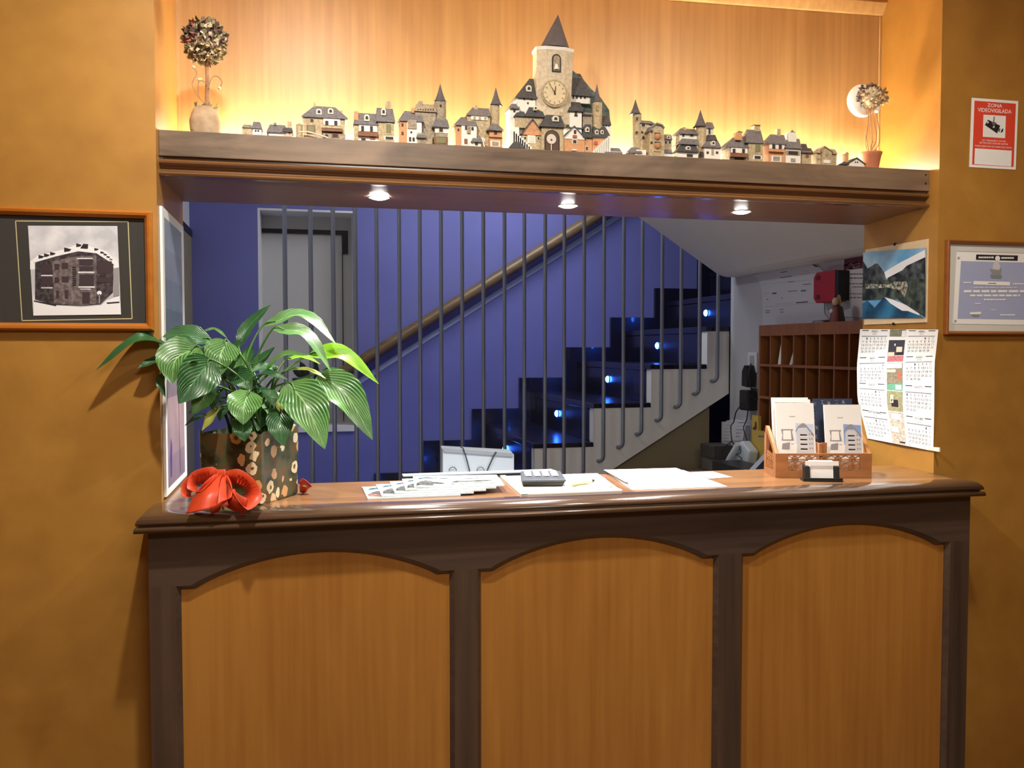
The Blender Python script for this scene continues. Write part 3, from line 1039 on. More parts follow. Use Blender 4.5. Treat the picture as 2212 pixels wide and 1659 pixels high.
# ------------------------------------------------------------------ peace lily in a paper wrapped pot
def leaf_mat(name, c1, c2, vein, trans, rough=0.3):
    m, nt, b = _new(name)
    N, L = nt.nodes.new, nt.links.new
    uv = N('ShaderNodeUVMap')
    sp = N('ShaderNodeSeparateXYZ')
    L(uv.outputs['UV'], sp.inputs[0])

    def mth(op, a, bb=None):
        n = N('ShaderNodeMath')
        n.operation = op
        for i, x in enumerate((a, bb)):
            if x is None: continue
            if isinstance(x, (int, float)):
                n.inputs[i].default_value = x
            else:
                L(x, n.inputs[i])
        return n.outputs[0]
    au = mth('ABSOLUTE', mth('SUBTRACT', sp.outputs[0], 0.5))
    ph = mth('SUBTRACT', mth('MULTIPLY', sp.outputs[1], 27.0), mth('MULTIPLY', au, 36.0))
    w = mth('POWER', mth('ABSOLUTE', mth('SINE', ph)), 6.0)
    mid = mth('LESS_THAN', au, 0.018)
    fac = mth('MAXIMUM', mth('MULTIPLY', w, 0.7), mid)
    nz = N('ShaderNodeTexNoise')
    nz.inputs['Scale'].default_value = 18
    tc = N('ShaderNodeTexCoord')
    L(tc.outputs['Object'], nz.inputs['Vector'])
    r = N('ShaderNodeValToRGB')
    r.color_ramp.elements[0].position = 0.35
    r.color_ramp.elements[1].position = 0.65
    r.color_ramp.elements[0].color = (*lin(c1), 1)
    r.color_ramp.elements[1].color = (*lin(c2), 1)
    L(nz.outputs['Fac'], r.inputs['Fac'])
    mx = N('ShaderNodeMix')
    mx.data_type = 'RGBA'
    L(fac, mx.inputs[0])
    L(r.outputs['Color'], mx.inputs[6])
    mx.inputs[7].default_value = (*lin(vein), 1)
    L(mx.outputs[2], b.inputs['Base Color'])
    b.inputs['Roughness'].default_value = rough
    bp = N('ShaderNodeBump')
    bp.inputs['Strength'].default_value = 0.35
    bp.inputs['Distance'].default_value = 0.002
    L(w, bp.inputs['Height'])
    L(bp.outputs['Normal'], b.inputs['Normal'])
    tr = N('ShaderNodeBsdfTranslucent')
    L(mx.outputs[2], tr.inputs['Color'])
    ms = N('ShaderNodeMixShader')
    ms.inputs[0].default_value = trans
    L(b.outputs[0], ms.inputs[1])
    L(tr.outputs[0], ms.inputs[2])
    L(ms.outputs[0], nt.nodes['Material Output'].inputs['Surface'])
    return m


LG = leaf_mat('deep_green_leaf', (20, 58, 30), (44, 92, 46), (84, 134, 82), 0.12)
LM = leaf_mat('mid_green_leaf', (38, 92, 40), (74, 130, 54), (146, 186, 122), 0.2)
LB = leaf_mat('backlit_yellow_green_leaf', (120, 196, 20), (150, 222, 40), (190, 236, 100), 0.45)  # brightness of light shining through the leaf is put in the colour
LY = leaf_mat('yellowing_leaf', (120, 138, 40), (168, 172, 70), (200, 200, 120), 0.25)
STEMG = mat('green_leaf_stalk', (74, 112, 52), 0.45, var=0.2, vs=30)
SOIL = mat('potting_soil', (44, 34, 26), 0.95, var=0.4, vs=80, bump=0.6)

PC = V((-0.1195, 0.028, ZT))      # middle of the pot on the counter
pl = thing('potted_plant', 'leafy green peace lily in a flower patterned pot with red bow, on the counter', 'potted plant', PC)

# floral wrapping paper: cream blossoms with brown hearts scattered over dark olive
m, nt, bs = _new('floral_wrapping_paper')
N, L = nt.nodes.new, nt.links.new
tc = N('ShaderNodeTexCoord')
nz = N('ShaderNodeTexNoise'); nz.inputs['Scale'].default_value = 26; nz.inputs['Detail'].default_value = 3
L(tc.outputs['Object'], nz.inputs['Vector'])
r0 = N('ShaderNodeValToRGB')
e = r0.color_ramp.elements
e[0].position = 0.36; e[0].color = (*lin((46, 46, 34)), 1)
e[1].position = 0.66; e[1].color = (*lin((112, 84, 52)), 1)
e2 = e.new(0.52); e2.color = (*lin((82, 88, 62)), 1)
L(nz.outputs['Fac'], r0.inputs['Fac'])
ws = N('ShaderNodeTexNoise'); ws.inputs['Scale'].default_value = 60
L(tc.outputs['Object'], ws.inputs['Vector'])
ad = N('ShaderNodeVectorMath'); ad.operation = 'MULTIPLY_ADD'
L(ws.outputs['Color'], ad.inputs[0]); ad.inputs[1].default_value = (0.014, 0.014, 0.014)
L(tc.outputs['Object'], ad.inputs[2])
vo = N('ShaderNodeTexVoronoi'); vo.inputs['Scale'].default_value = 34
L(ad.outputs[0], vo.inputs['Vector'])
sc_ = N('ShaderNodeSeparateColor'); L(vo.outputs['Color'], sc_.inputs[0])
gt = N('ShaderNodeMath'); gt.operation = 'GREATER_THAN'; gt.inputs[1].default_value = 0.2; L(sc_.outputs[0], gt.inputs[0])
fl = N('ShaderNodeValToRGB'); fl.color_ramp.interpolation = 'CONSTANT'
q = fl.color_ramp.elements
q[0].position = 0.0; q[0].color = (0, 0, 0, 1)
q[1].position = 0.40; q[1].color = (0, 0, 0, 1)
L(vo.outputs['Distance'], fl.inputs['Fac'])
petal = N('ShaderNodeMath'); petal.operation = 'LESS_THAN'; petal.inputs[1].default_value = 0.46; L(vo.outputs['Distance'], petal.inputs[0])
heart = N('ShaderNodeMath'); heart.operation = 'LESS_THAN'; heart.inputs[1].default_value = 0.15; L(vo.outputs['Distance'], heart.inputs[0])
pm_ = N('ShaderNodeMath'); pm_.operation = 'MULTIPLY'; L(petal.outputs[0], pm_.inputs[0]); L(gt.outputs[0], pm_.inputs[1])
hm = N('ShaderNodeMath'); hm.operation = 'MULTIPLY'; L(heart.outputs[0], hm.inputs[0]); L(gt.outputs[0], hm.inputs[1])
pc = N('ShaderNodeValToRGB')
pc.color_ramp.elements[0].position = 0.45; pc.color_ramp.elements[0].color = (*lin((236, 222, 186)), 1)
pc.color_ramp.elements[1].position = 0.95; pc.color_ramp.elements[1].color = (*lin((214, 150, 90)), 1)
L(sc_.outputs[1], pc.inputs['Fac'])
m1 = N('ShaderNodeMix'); m1.data_type = 'RGBA'; L(pm_.outputs[0], m1.inputs[0]); L(r0.outputs['Color'], m1.inputs[6]); L(pc.outputs['Color'], m1.inputs[7])
m2 = N('ShaderNodeMix'); m2.data_type = 'RGBA'; L(hm.outputs[0], m2.inputs[0]); L(m1.outputs[2], m2.inputs[6]); m2.inputs[7].default_value = (*lin((118, 92, 56)), 1)
L(m2.outputs[2], bs.inputs['Base Color'])
bs.inputs['Roughness'].default_value = 0.35
FLORAL = m

# pot: rounded square prism
K = [V((-0.097, -0.1)), V((-0.013, 0.049)), V((-0.143, 0.122)), V((-0.227, -0.027))]
HP = 0.153
def rounded(K, r, n=5):
    out = []
    for i in range(4):
        p, a, c = K[i], K[i - 1], K[(i + 1) % 4]
        d1, d2 = (a - p).normalized(), (c - p).normalized()
        s, e_ = p + d1 * r, p + d2 * r
        for j in range(n + 1):
            t = j / n
            out.append((s * (1 - t) ** 2 + p * 2 * t * (1 - t) + e_ * t * t))
    return out
def grow(K, g):
    c = sum(K, V((0, 0))) / 4
    return [c + (p - c) * g for p in K]
b = MB()
vs = []
lv = [(0.0005, 0.965), (0.004, 0.985), (0.05, 0.99), (0.1, 1.0), (HP, 1.012), (HP, 0.985), (HP - 0.03, 0.97)]
for z, g in lv:
    vs += [(p.x, p.y, ZT + z + (0.004 * math.sin(i * 1.3) if z == HP else 0)) for i, p in enumerate(rounded(grow(K, g), 0.018))]
n = len(vs) // len(lv)
fs = [tuple(range(n))[::-1]]
for i in range(len(lv) - 1):
    for j in range(n):
        fs.append((i * n + j, i * n + (j + 1) % n, (i + 1) * n + (j + 1) % n, (i + 1) * n + j))
b.add(vs, fs, FLORAL)
b.build('pot_wrapping', pl)
b = MB()
q = rounded(grow(K, 0.97), 0.018)
b.add([(p.x, p.y, ZT + HP - 0.022) for p in q], [tuple(range(len(q)))], SOIL)
b.build('soil', pl)

# leaves: (base, middle, tip) in zoomed photo coordinates with depth, width in metres, facing, material
def lp(p):
    return py(180 + p[0] / 3.16, 600 + p[1] / 3.16, p[2])

UPN, FRN, RTN, LTN = (0.1, -0.35, 1), (0.0, -1, 0.25), (0.6, -0.7, 0.5), (-0.6, -0.7, 0.5)
LEAVES = [
    ((600, 480, .0), (380, 415, -.03), (80, 635, -.05), .042, (-0.35, -0.55, 1), LG),
    ((570, 550, .0), (460, 580, -.025), (365, 622, -.035), .030, UPN, LG),
    ((880, 430, .06), (700, 385, .03), (540, 405, .0), .048, (0, -.8, .7), LG),
    ((790, 470, -.04), (630, 550, -.08), (605, 725, -.1), .075, (-.3, -1, .3), LM),
    ((985, 430, -.02), (935, 530, -.05), (935, 670, -.06), .062, (.1, -1, .3), LM),
    ((880, 560, -.07), (770, 690, -.10), (650, 860, -.12), .076, (.25, -1, .15), LG),
    ((880, 730, -.06), (810, 830, -.08), (745, 935, -.09), .040, FRN, LM),
    ((1060, 480, .08), (1130, 330, .1), (1280, 182, .1), .034, (-.6, -.8, .2), LG),
    ((1215, 335, .06), (1500, 250, .05), (1728, 455, .0), .040, (0.1, -.55, 1), LM),
    ((1290, 350, .02), (1520, 385, .0), (1690, 640, -.04), .038, (.4, -.7, .7), LM),
    ((1540, 525, .04), (1770, 515, .02), (2018, 725, -.02), .036, (.0, -.9, .6), LB),
    ((1600, 655, .0), (1800, 800, -.04), (1975, 1108, -.08), .072, (.2, -1, .3), LM),
    ((1400, 715, -.04), (1530, 880, -.09), (1650, 1170, -.13), .086, (.15, -1, .3), LM),
    ((1130, 770, -.08), (1095, 880, -.115), (1092, 1003, -.13), .062, (0, -1, .25), LM),
    ((1080, 950, -.09), (1090, 1040, -.12), (1102, 1118, -.125), .036, FRN, LG),
    ((1350, 890, -.05), (1345, 1010, -.085), (1365, 1148, -.10), .052, FRN, LG),
    ((1235, 645, .0), (1370, 525, -.02), (1570, 535, -.04), .026, (-.1, -.5, 1), LM),
    ((1420, 620, .02), (1550, 632, .0), (1660, 690, -.02), .018, UPN, LY),
    ((1120, 690, .0), (1260, 655, -.03), (1405, 700, -.04), .036, UPN, LG),
    ((1080, 660, .06), (1115, 550, .08), (1150, 450, .08), .036, FRN, LG),
    ((1140, 605, .06), (1230, 545, .06), (1308, 472, .05), .022, (-.3, -.9, .5), LG),
    ((960, 690, .0), (1000, 610, -.01), (1062, 530, .0), .030, LTN, LG),
    ((800, 372, .1), (900, 352, .1), (985, 415, .08), .014, UPN, LM),
    ((1290, 770, -.03), (1335, 850, -.05), (1350, 930, -.06), .034, RTN, LY),
    ((575, 620, -.03), (530, 700, -.07), (560, 815, -.08), .024, LTN, LG),
    ((860, 930, -.02), (770, 958, -.05), (690, 1012, -.06), .016, UPN, LG),
    ((910, 880, -.05), (875, 950, -.08), (810, 1045, -.085), .030, LTN, LY),
    ((1200, 740, -.02), (1270, 800, -.06), (1300, 880, -.07), .040, RTN, LG),
    ((1000, 640, -.01), (1090, 690, -.05), (1150, 770, -.06), .040, FRN, LG),
    ((1380, 560, .04), (1500, 540, .03), (1620, 590, .0), .020, UPN, LB),
    ((760, 490, .0), (840, 470, -.02), (900, 510, -.03), .034, UPN, LM),
    ((1010, 720, .02), (1075, 610, .03), (1110, 500, .03), .034, LTN, LM),
    ((900, 640, .02), (860, 700, .0), (790, 760, -.01), .040, UPN, LM),
    ((1010, 850, .0), (960, 900, -.04), (930, 980, -.05), .036, LTN, LG),
    ((1240, 850, .0), (1290, 930, -.03), (1320, 1010, -.05), .036, RTN, LM),
    ((1200, 900, .02), (1210, 960, .0), (1190, 1050, -.02), .036, FRN, LG),
    ((830, 820, .0), (790, 880, -.02), (720, 930, -.04), .034, LTN, LG),
    ((1320, 620, .03), (1230, 610, .03), (1130, 650, .02), .034, UPN, LG),
    ((1000, 560, .05), (1030, 480, .06), (1080, 420, .06), .028, LTN, LG),
    ((1420, 880, .0), (1450, 930, -.02), (1470, 990, -.03), .05, RTN, LG),
    ((940, 760, -.03), (900, 830, -.06), (880, 900, -.07), .036, LTN, LG),
]
lb, sb = MB(), MB()
rnd = random.Random(5)
for (p0, p1, p2, w, nr, m_) in LEAVES:
    a_, c_, d_ = lp(p0), lp(p1), lp(p2)
    mid = spline([a_, c_, d_], 18)
    nv = V(nr).normalized()
    vs, uvs, fs = [], [], []
    NW = 8
    k = len(mid)
    cup = w * 0.16
    for i in range(k):
        t = i / (k - 1)
        tg = (mid[min(k - 1, i + 1)] - mid[max(0, i - 1)]).normalized()
        wd = tg.cross(nv)
        wd = wd.normalized()
        nn = wd.cross(tg).normalized()
        prof = (math.sin(PI * min(1, t ** 0.72 * 1.0)) ** 0.85) * (1 - 0.12 * t)
        hw = w * 0.59 * max(0.01, prof)
        for j in range(NW + 1):
            s = j / NW * 2 - 1
            wave = 0.05 * w * math.sin(t * 15 + s * 2 + w * 300) * abs(s)
            vs.append(mid[i] + wd * (hw * s) + nn * (cup * prof * (abs(s) ** 1.5 - 0.3) + wave * prof))
            uvs.append((j / NW, t))
    for i in range(k - 1):
        for j in range(NW):
            a0 = i * (NW + 1) + j
            fs.append((a0, a0 + 1, a0 + NW + 2, a0 + NW + 1))
    lb.add(vs, fs, m_, True, uvs)
    # stalk from the soil
    root = V((PC.x + rnd.uniform(-.035, .035), PC.y + rnd.uniform(-.035, .035), ZT + HP - 0.024))
    mm = (root + a_) / 2 + V((0, 0, 0.035))
    mm.x = root.x + (a_.x - root.x) * 0.35
    pts = spline([root, mm, a_, mid[3]], 12)
    sb.ring(pts, [0.0032 - 0.0017 * i / 12 for i in range(13)], 6, STEMG)
for i in range(22):
    an = rnd.uniform(0, 2 * PI)
    root = V((PC.x + rnd.uniform(-.045, .045), PC.y + rnd.uniform(-.045, .045), ZT + HP - 0.024))
    e_ = root + V((math.cos(an) * rnd.uniform(.01, .07), math.sin(an) * rnd.uniform(.01, .06), rnd.uniform(.05, .13)))
    sb.ring(spline([root, (root + e_) / 2 + V((0, 0, .01)), e_], 6), [0.003, 0.0028, 0.0026, 0.0024, 0.0022, 0.002, 0.0016], 6, STEMG)
lo = lb.build('foliage', pl, recalc=False)
sb.build('stalks', pl)

# satin bow
SATIN = mat('red_satin_ribbon', (208, 70, 36), 0.42, var=0.15, vs=30)
def bp_(cx, cy, y):
    return py(390 + cx / 7.373, 900 + cy / 7.373, y)
def ribbon(b, pts, widths, dirs, n=24):
    c = spline([bp_(*p) for p in pts], n)
    k = len(dirs) - 1
    W = []
    for i in range(n + 1):
        t = i / n * k
        j = min(int(t), k - 1)
        f = t - j
        d = (V(dirs[j]) * (1 - f) + V(dirs[j + 1]) * f)
        t2 = i / n * (len(widths) - 1)
        j2 = min(int(t2), len(widths) - 2)
        f2 = t2 - j2
        W.append(d.normalized() * (widths[j2] * (1 - f2) + widths[j2 + 1] * f2))
    b.strip(c, [w * 1.45 for w in W], SATIN, 0.0005)
bow = MB()
ribbon(bow, [(620, 930, -.098), (330, 950, -.085), (120, 1110, -.085), (95, 1250, -.1), (210, 1290, -.115), (330, 1160, -.115), (560, 980, -.112)],
       [.014, .024, .030, .030, .028, .024, .014], [(0, -.3, 1), (0, -.5, 1), (-.4, -.8, .5), (-.3, -1, .1), (.2, -1, .2), (.2, -.8, .6), (0, -.3, 1)])
ribbon(bow, [(600, 960, -.112), (470, 1080, -.125), (400, 1260, -.148), (320, 1500, -.161)], [.016, .030, .036, .040], [(.7, -.4, .5), (1, -.4, .3), (1, -.2, .2), (1, -.1, .2)])
ribbon(bow, [(680, 940, -.112), (760, 1080, -.128), (760, 1260, -.146), (640, 1420, -.155), (480, 1500, -.160)], [.014, .02, .022, .02, .016], [(.9, -.6, .2), (.6, -1, 0), (.5, -1, 0), (.2, -.6, .7), (0, -.6, .8)])
ribbon(bow, [(690, 950, -.11), (900, 960, -.118), (1100, 1090, -.122), (1150, 1290, -.13), (1010, 1430, -.154), (880, 1260, -.140), (740, 1010, -.12)],
       [.014, .026, .032, .034, .032, .026, .014], [(0, -.2, 1), (.2, -.4, 1), (.6, -.8, .4), (.9, -.7, 0), (.4, -1, -.2), (-.3, -.8, .6), (0, -.4, 1)])
ribbon(bow, [(560, 950, -.11), (720, 945, -.115)], [.02, .02], [(0, -.2, 1), (0, -.2, 1)], 6)
ribbon(bow, [(760, 1180, -.132), (820, 1330, -.152), (1050, 1440, -.158)], [.022, .03, .026], [(.8, -.5, .3), (.5, -.5, .8), (.2, -.4, .9)], 12)
ribbon(bow, [(640, 940, -.1), (480, 900, -.092), (250, 960, -.088), (190, 1120, -.1), (300, 1200, -.118), (480, 1080, -.116), (600, 960, -.112)],
       [.012, .022, .028, .03, .028, .022, .012], [(0, -.3, 1), (.2, -.5, 1), (-.4, -.8, .5), (-.4, -1, .0), (.3, -1, .2), (.2, -.8, .6), (0, -.3, 1)])
ribbon(bow, [(640, 960, -.114), (600, 1120, -.13), (560, 1280, -.146), (590, 1440, -.156)], [.014, .024, .03, .03], [(.8, -.3, 0), (1, -.3, .1), (1, -.1, 0), (1, -.1, .1)], 12)
bow.build('bow', pl, recalc=False)
b = MB()
ribbon(b, [(1900, 1080, .05), (1960, 1040, .045), (2060, 1120, .04), (1990, 1165, .04), (1900, 1150, .05)], [.012, .02, .02, .018, .012], [(0, -.4, 1), (0, -.8, .6), (.3, -.9, .2), (0, -.8, .6), (0, -.4, 1)], 14)
b.build('ribbon_end', pl, recalc=False)
# ------------------------------------------------------------------ miniature village on the shelf
SLATE = mat('mini_slate', (108, 108, 114), 0.6, var=0.35, vs=220, bump=0.4)
SLATED = mat('mini_dark_slate', (66, 70, 76), 0.6, var=0.4, vs=200, bump=0.4)
SPIRE = mat('mini_spire_slate', (84, 84, 92), 0.55, var=0.15, vs=140)
MST = mat('mini_beige_stone', (186, 168, 134), 0.75, var=0.25, vs=180, bump=0.5)
MSG = mat('mini_grey_stone', (158, 146, 126), 0.75, var=0.3, vs=180, bump=0.5)
MWH = mat('mini_white_render', (238, 234, 224), 0.7, var=0.04, vs=90)
MOR = mat('mini_orange_render', (206, 152, 108), 0.7, var=0.12, vs=120)
MBR = mat('mini_brown_wood', (128, 84, 56), 0.6, var=0.2, vs=150)
MDK = mat('mini_dark_opening', (52, 46, 42), 0.7)
MGN = mat('mini_olive_door', (122, 122, 84), 0.6)
MRD = mat('mini_red_paint', (186, 82, 64), 0.6)
MCR = mat('mini_cream_frame', (226, 218, 198), 0.6)
HILL = mat('mini_green_rock', (92, 112, 108), 0.75, var=0.5, vs=90, bump=1.0)
TWR = mat('mini_tower_stone', (208, 194, 168), 0.75, var=0.16, vs=120, bump=0.35)
K1, K2, K3, K4 = (330, 0, 3.858), (830, 0, 3.858), (1330, 60, 3.568), (1080, 20, 5.185)


class Fig:
    """one miniature, worked in the coordinates of a zoomed crop of the photo, front face at depth y"""
    def __init__(s, name, label, cat, K, y, cx0, cx1, group='miniature village houses on the shelf'):
        s.K, s.y, s.g = K, y, {}
        c = (s.P(cx0, 0)[0] + s.P(cx1, 0)[0]) / 2
        s.root = thing(name, label, cat, (c, y + 0.025, ZS), group)

    def P(s, cx, cy, d=0.0):
        q = py(s.K[0] + cx / s.K[2], s.K[1] + cy / s.K[2], s.y + d)
        return q.x, q.z

    def mb(s, part, own=False):
        if own:
            s.n = getattr(s, 'n', 0) + 1
            return s.g.setdefault((part, s.n), MB())
        return s.g.setdefault((part, 0), MB())

    def box(s, part, m, x0, y0, x1, y1=None, d0=0.0, d1=0.045):
        a, t = s.P(x0, y0, d0)
        c, z = s.P(x1, y1 if y1 is not None else y0, d0)
        c2, t2 = s.P(x1, y0, d0)
        t = (t + t2) / 2
        s.mb(part, not part.startswith('stair')).box(a, c, s.y + d0, s.y + d1, ZS if y1 is None else z, t, m)

    def hip(s, m, x0, x1, ye, r0, r1, yr, d0=-0.004, d1=0.049, part='roof'):
        """hipped or gabled roof: eaves x0..x1 at ye, ridge r0..r1 at yr"""
        dm = (d0 + d1) / 2
        ea, eb = s.P(x0, ye, d0), s.P(x1, ye, d0)
        za = (ea[1] + eb[1]) / 2
        ra, rb = s.P(r0, yr, dm), s.P(r1, yr, dm)
        zr = (ra[1] + rb[1]) / 2
        Y = s.y
        th = 0.002
        vs = [(ea[0], Y + d0, za), (eb[0], Y + d0, za), (eb[0], Y + d1, za), (ea[0], Y + d1, za), (ra[0], Y + dm, zr), (rb[0], Y + dm, zr)]
        vs += [(p[0], p[1], p[2] - th) for p in vs[:4]]
        s.mb(part, True).add(vs, [(0, 1, 5, 4), (2, 3, 4, 5), (1, 2, 5), (3, 0, 4), (0, 6, 7, 1), (1, 7, 8, 2), (2, 8, 9, 3), (3, 9, 6, 0), (6, 9, 8, 7)], m)

    def gab(s, m, rm, x0, x1, ye, xa, ya, y1=None, d0=0.0, d1=0.045, part='wall_block'):
        """wall with a front gable and its roof slabs"""
        a, b_, p = s.P(x0, ye, d0), s.P(x1, ye, d0), s.P(xa, ya, d0)
        zb = ZS if y1 is None else s.P(xa, y1, d0)[1]
        ze = (a[1] + b_[1]) / 2
        s.mb(part, True).prism([(a[0], zb), (b_[0], zb), (b_[0], ze), (p[0], p[1]), (a[0], ze)], s.y + d0, s.y + d1, m, 'Y')
        o, t = 0.003, 0.0022
        rb = s.mb('roof', True)
        for q in ((a[0] - o, ze - o), (b_[0] + o, ze - o)):
            rb.prism([(p[0], p[1]), (p[0], p[1] + t * 1.4), (q[0], q[1] + t), (q[0], q[1])], s.y + d0 - 0.003, s.y + d1, rm, 'Y')

    def cone(s, m, xc, ya, yb, hw, d=0.02, n=16, part='roof'):
        c, zb = s.P(xc, yb, d)
        _, zt = s.P(xc, ya, d)
        r = s.P(xc + hw, yb, d)[0] - c
        h = zt - zb
        s.mb(part, True).lathe([(r * 0.9, zb - 0.0008), (r * 1.06, zb), (r * 0.8, zb + h * 0.12), (r * 0.4, zb + h * 0.5), (r * 0.03, zt)], (c, s.y + d), m, n)

    def cyl(s, m, x0, x1, y0, y1=None, d=0.02, part='tower', n=16):
        a, b_ = s.P(x0, y0, d), s.P(x1, y0, d)
        zb = ZS if y1 is None else s.P(x0, y1, d)[1]
        s.mb(part, True).lathe([((b_[0] - a[0]) / 2, zb), ((b_[0] - a[0]) / 2, (a[1] + b_[1]) / 2)], ((a[0] + b_[0]) / 2, s.y + d), m, n)

    def win(s, cx, cy, w, h, d=0.0, fr=None, m=None, part='window'):
        c = s.P(cx, cy, d)
        hw = abs(s.P(cx + w / 2, cy, d)[0] - c[0])
        hh = abs(s.P(cx, cy + h / 2, d)[1] - c[1])
        Y = s.y + d
        mbw = s.mb(part, True)
        if fr:
            mbw.box(c[0] - hw * 1.45, c[0] + hw * 1.45, Y - 0.001, Y + 0.002, c[1] - hh * 1.35, c[1] + hh * 1.35, fr)
        mbw.box(c[0] - hw, c[0] + hw, Y - 0.0016, Y + 0.002, c[1] - hh, c[1] + hh, m or MDK)

    def dorm(s, cx, cy, w, h, d=0.004):
        """little arched dormer"""
        c = s.P(cx, cy, d)
        hw = abs(s.P(cx + w / 2, cy, d)[0] - c[0])
        hh = abs(s.P(cx, cy + h / 2, d)[1] - c[1])
        pts = [(c[0] - hw, c[1] - hh), (c[0] + hw, c[1] - hh)] + [(c[0] + hw * math.cos(t * PI / 6), c[1] + hh * 0.4 + hh * 0.7 * math.sin(t * PI / 6)) for t in range(7)]
        mbw = s.mb('dormer', True)
        mbw.prism(pts, s.y + d - 0.004, s.y + d + 0.014, MCR, 'Y')
        q = [(c[0] + (p[0] - c[0]) * 0.5, c[1] + (p[1] - c[1]) * 0.5) for p in pts]
        mbw.prism(q, s.y + d - 0.0048, s.y + d, MDK, 'Y')

    def done(s):
        for k, b in s.g.items():
            b.build(k[0], s.root)


R = 'roof'
# A
f = Fig('miniature_house', 'tiny stone and white miniature cottage, smallest and nearest the dried flower pot', 'miniature house', K1, 0.075, 740, 905)
f.box('wall_block', MST, 745, 1052, 832, None, 0, .03); f.hip(SLATE, 742, 838, 1058, 760, 820, 1040, -.002, .032)
f.box('wall_block', MWH, 832, 1058, 905, None, -.002, .03); f.hip(SLATE, 826, 912, 1062, 838, 895, 1015, -.005, .033)
f.win(858, 1090, 14, 12, -.002); f.win(880, 1090, 14, 12, -.002); f.box('chimney', MST, 760, 1028, 775, 1052, .01, .02); f.done()
# B
f = Fig('miniature_house', 'low long miniature cottage with wide slate roof and small pink wing', 'miniature house', K1, 0.075, 950, 1160)
f.box('wall_block', MWH, 965, 1088, 1090, None, 0, .036); f.hip(SLATE, 948, 1118, 1096, 975, 1105, 1040)
f.box('wall_block', mat('mini_pink_render', (214, 176, 160), 0.7), 1088, 1085, 1162, None, -.002, .034); f.hip(SLATED, 1080, 1168, 1090, 1090, 1160, 1062, -.006, .036)
f.box('chimney', MST, 1120, 1012, 1158, 1066, .012, .026); f.box('chimney', SLATE, 1008, 1022, 1030, 1044, .015, .026)
f.win(1100, 1110, 12, 12, -.002); f.win(1140, 1110, 12, 12, -.002); f.done()
# C
f = Fig('miniature_house', 'large beige stone miniature mansion with hipped slate roof and long wooden balcony', 'miniature house', K1, 0.08, 1190, 1630)
f.box('wall_block', MST, 1252, 970, 1600, None, 0, .05)
f.box('wall_block', MSG, 1418, 1110, 1606, None, -.006, .02)
f.hip(SLATE, 1240, 1628, 975, 1345, 1520, 888)
f.dorm(1385, 935, 46, 46, .006); f.dorm(1482, 930, 46, 46, .006)
f.box('chimney', MST, 1340, 852, 1358, 895, .018, .03); f.box('chimney', MST, 1562, 918, 1582, 955, .018, .03)
f.cyl(MST, 1194, 1250, 1040, None, .014); f.cone(MSG, 1222, 1026, 1042, 30, .014)
f.box('wall_block', MWH, 1422, 985, 1562, 1048, -.002, .004)
for x in (1450, 1525): f.win(x, 1024, 26, 32, -.003, None)
f.box('balcony', MBR, 1408, 1072, 1580, 1098, -.012, 0); f.box('balcony', MST, 1408, 1050, 1580, 1073, -.012, -.002)
f.win(1326, 1003, 22, 22, 0, MSG); f.win(1318, 1078, 50, 52, -.001, MBR, MGN, 'door'); f.win(1450, 1132, 24, 20, -.006); f.win(1520, 1130, 40, 24, -.006, MBR)
p = [f.P(1218, 1098, -.012), f.P(1290, 1096, -.012), f.P(1380, 1120, -.012), f.P(1460, 1146, -.012)]
f.mb('stair_rail').ring([(q[0], f.y - .010, max(q[1], ZS + .003)) for q in p], 0.0016, 6, MWH)
f.done()
# D
f = Fig('miniature_house', 'double miniature house with tall beige right block, stub chimney and brown balcony, beside the mansion', 'miniature house', K1, 0.085, 1675, 2015)
f.box('wall_block', MST, 1682, 1020, 1880, None, 0, .045); f.hip(SLATE, 1672, 1885, 1032, 1705, 1875, 945)
f.box('wall_block', MWH, 1718, 1036, 1872, 1100, -.002, .004); f.win(1748, 1070, 22, 40, -.003); f.win(1822, 1072, 22, 40, -.003)
f.box('balcony', MBR, 1712, 1100, 1878, 1138, -.010, 0); f.box('wall_block', MWH, 1715, 1142, 1878, None, -.003, .004); f.win(1755, 1160, 34, 14, -.004); f.win(1832, 1152, 44, 14, -.004, None, MBR)
f.box('wall_block', MST, 1878, 1000, 2012, None, -.004, .045); f.hip(SLATE, 1862, 2022, 1008, 1866, 2000, 902, -.008, .05)
f.dorm(1783, 985, 44, 52, .004); f.dorm(1922, 935, 40, 56, .004)
f.box('chimney', MOR, 1678, 928, 1714, 1000, .004, .02); f.box('chimney', MST, 1945, 842, 1988, 910, .018, .034)
f.win(1965, 1072, 40, 72, -.004, MST, MGN, 'door'); f.win(1972, 1152, 64, 22, -.004, MWH)
for i in range(8): f.win(1892 + i * 15, 1018, 6, 12, -.004)
f.done()
# E
f = Fig('miniature_house', 'grey stone miniature house with round spired tower, second spire left of the clock tower', 'miniature house', K2, 0.085, 120, 540)
f.box('wall_block', MSG, 258, 915, 430, None, .012, .05); f.hip(MSG, 252, 436, 922, 268, 424, 868, .008, .054)
for i in range(7): f.win(282 + i * 21, 916, 8, 14, .010)
f.box('chimney', MSG, 286, 842, 320, 885, .024, .036); f.box('chimney', MOR, 228, 898, 254, 940, .014, .028)
f.cyl(MSG, 416, 516, 852, None, .026); f.cone(SPIRE, 467, 702, 852, 54, .026); f.win(470, 884, 20, 24, .013, MST)
f.box('wall_block', MOR, 132, 1002, 196, None, 0, .04); f.box('wall_block', MWH, 190, 1020, 312, None, -.003, .03); f.hip(SLATE, 118, 330, 1004, 170, 300, 928)
f.box('wall_block', MSG, 196, 1000, 270, 1074, -.005, .01); f.box('wall_block', MSG, 276, 1110, 402, None, -.006, .02); f.hip(SLATE, 270, 350, 1140, 280, 340, 1104, -.012, .012)
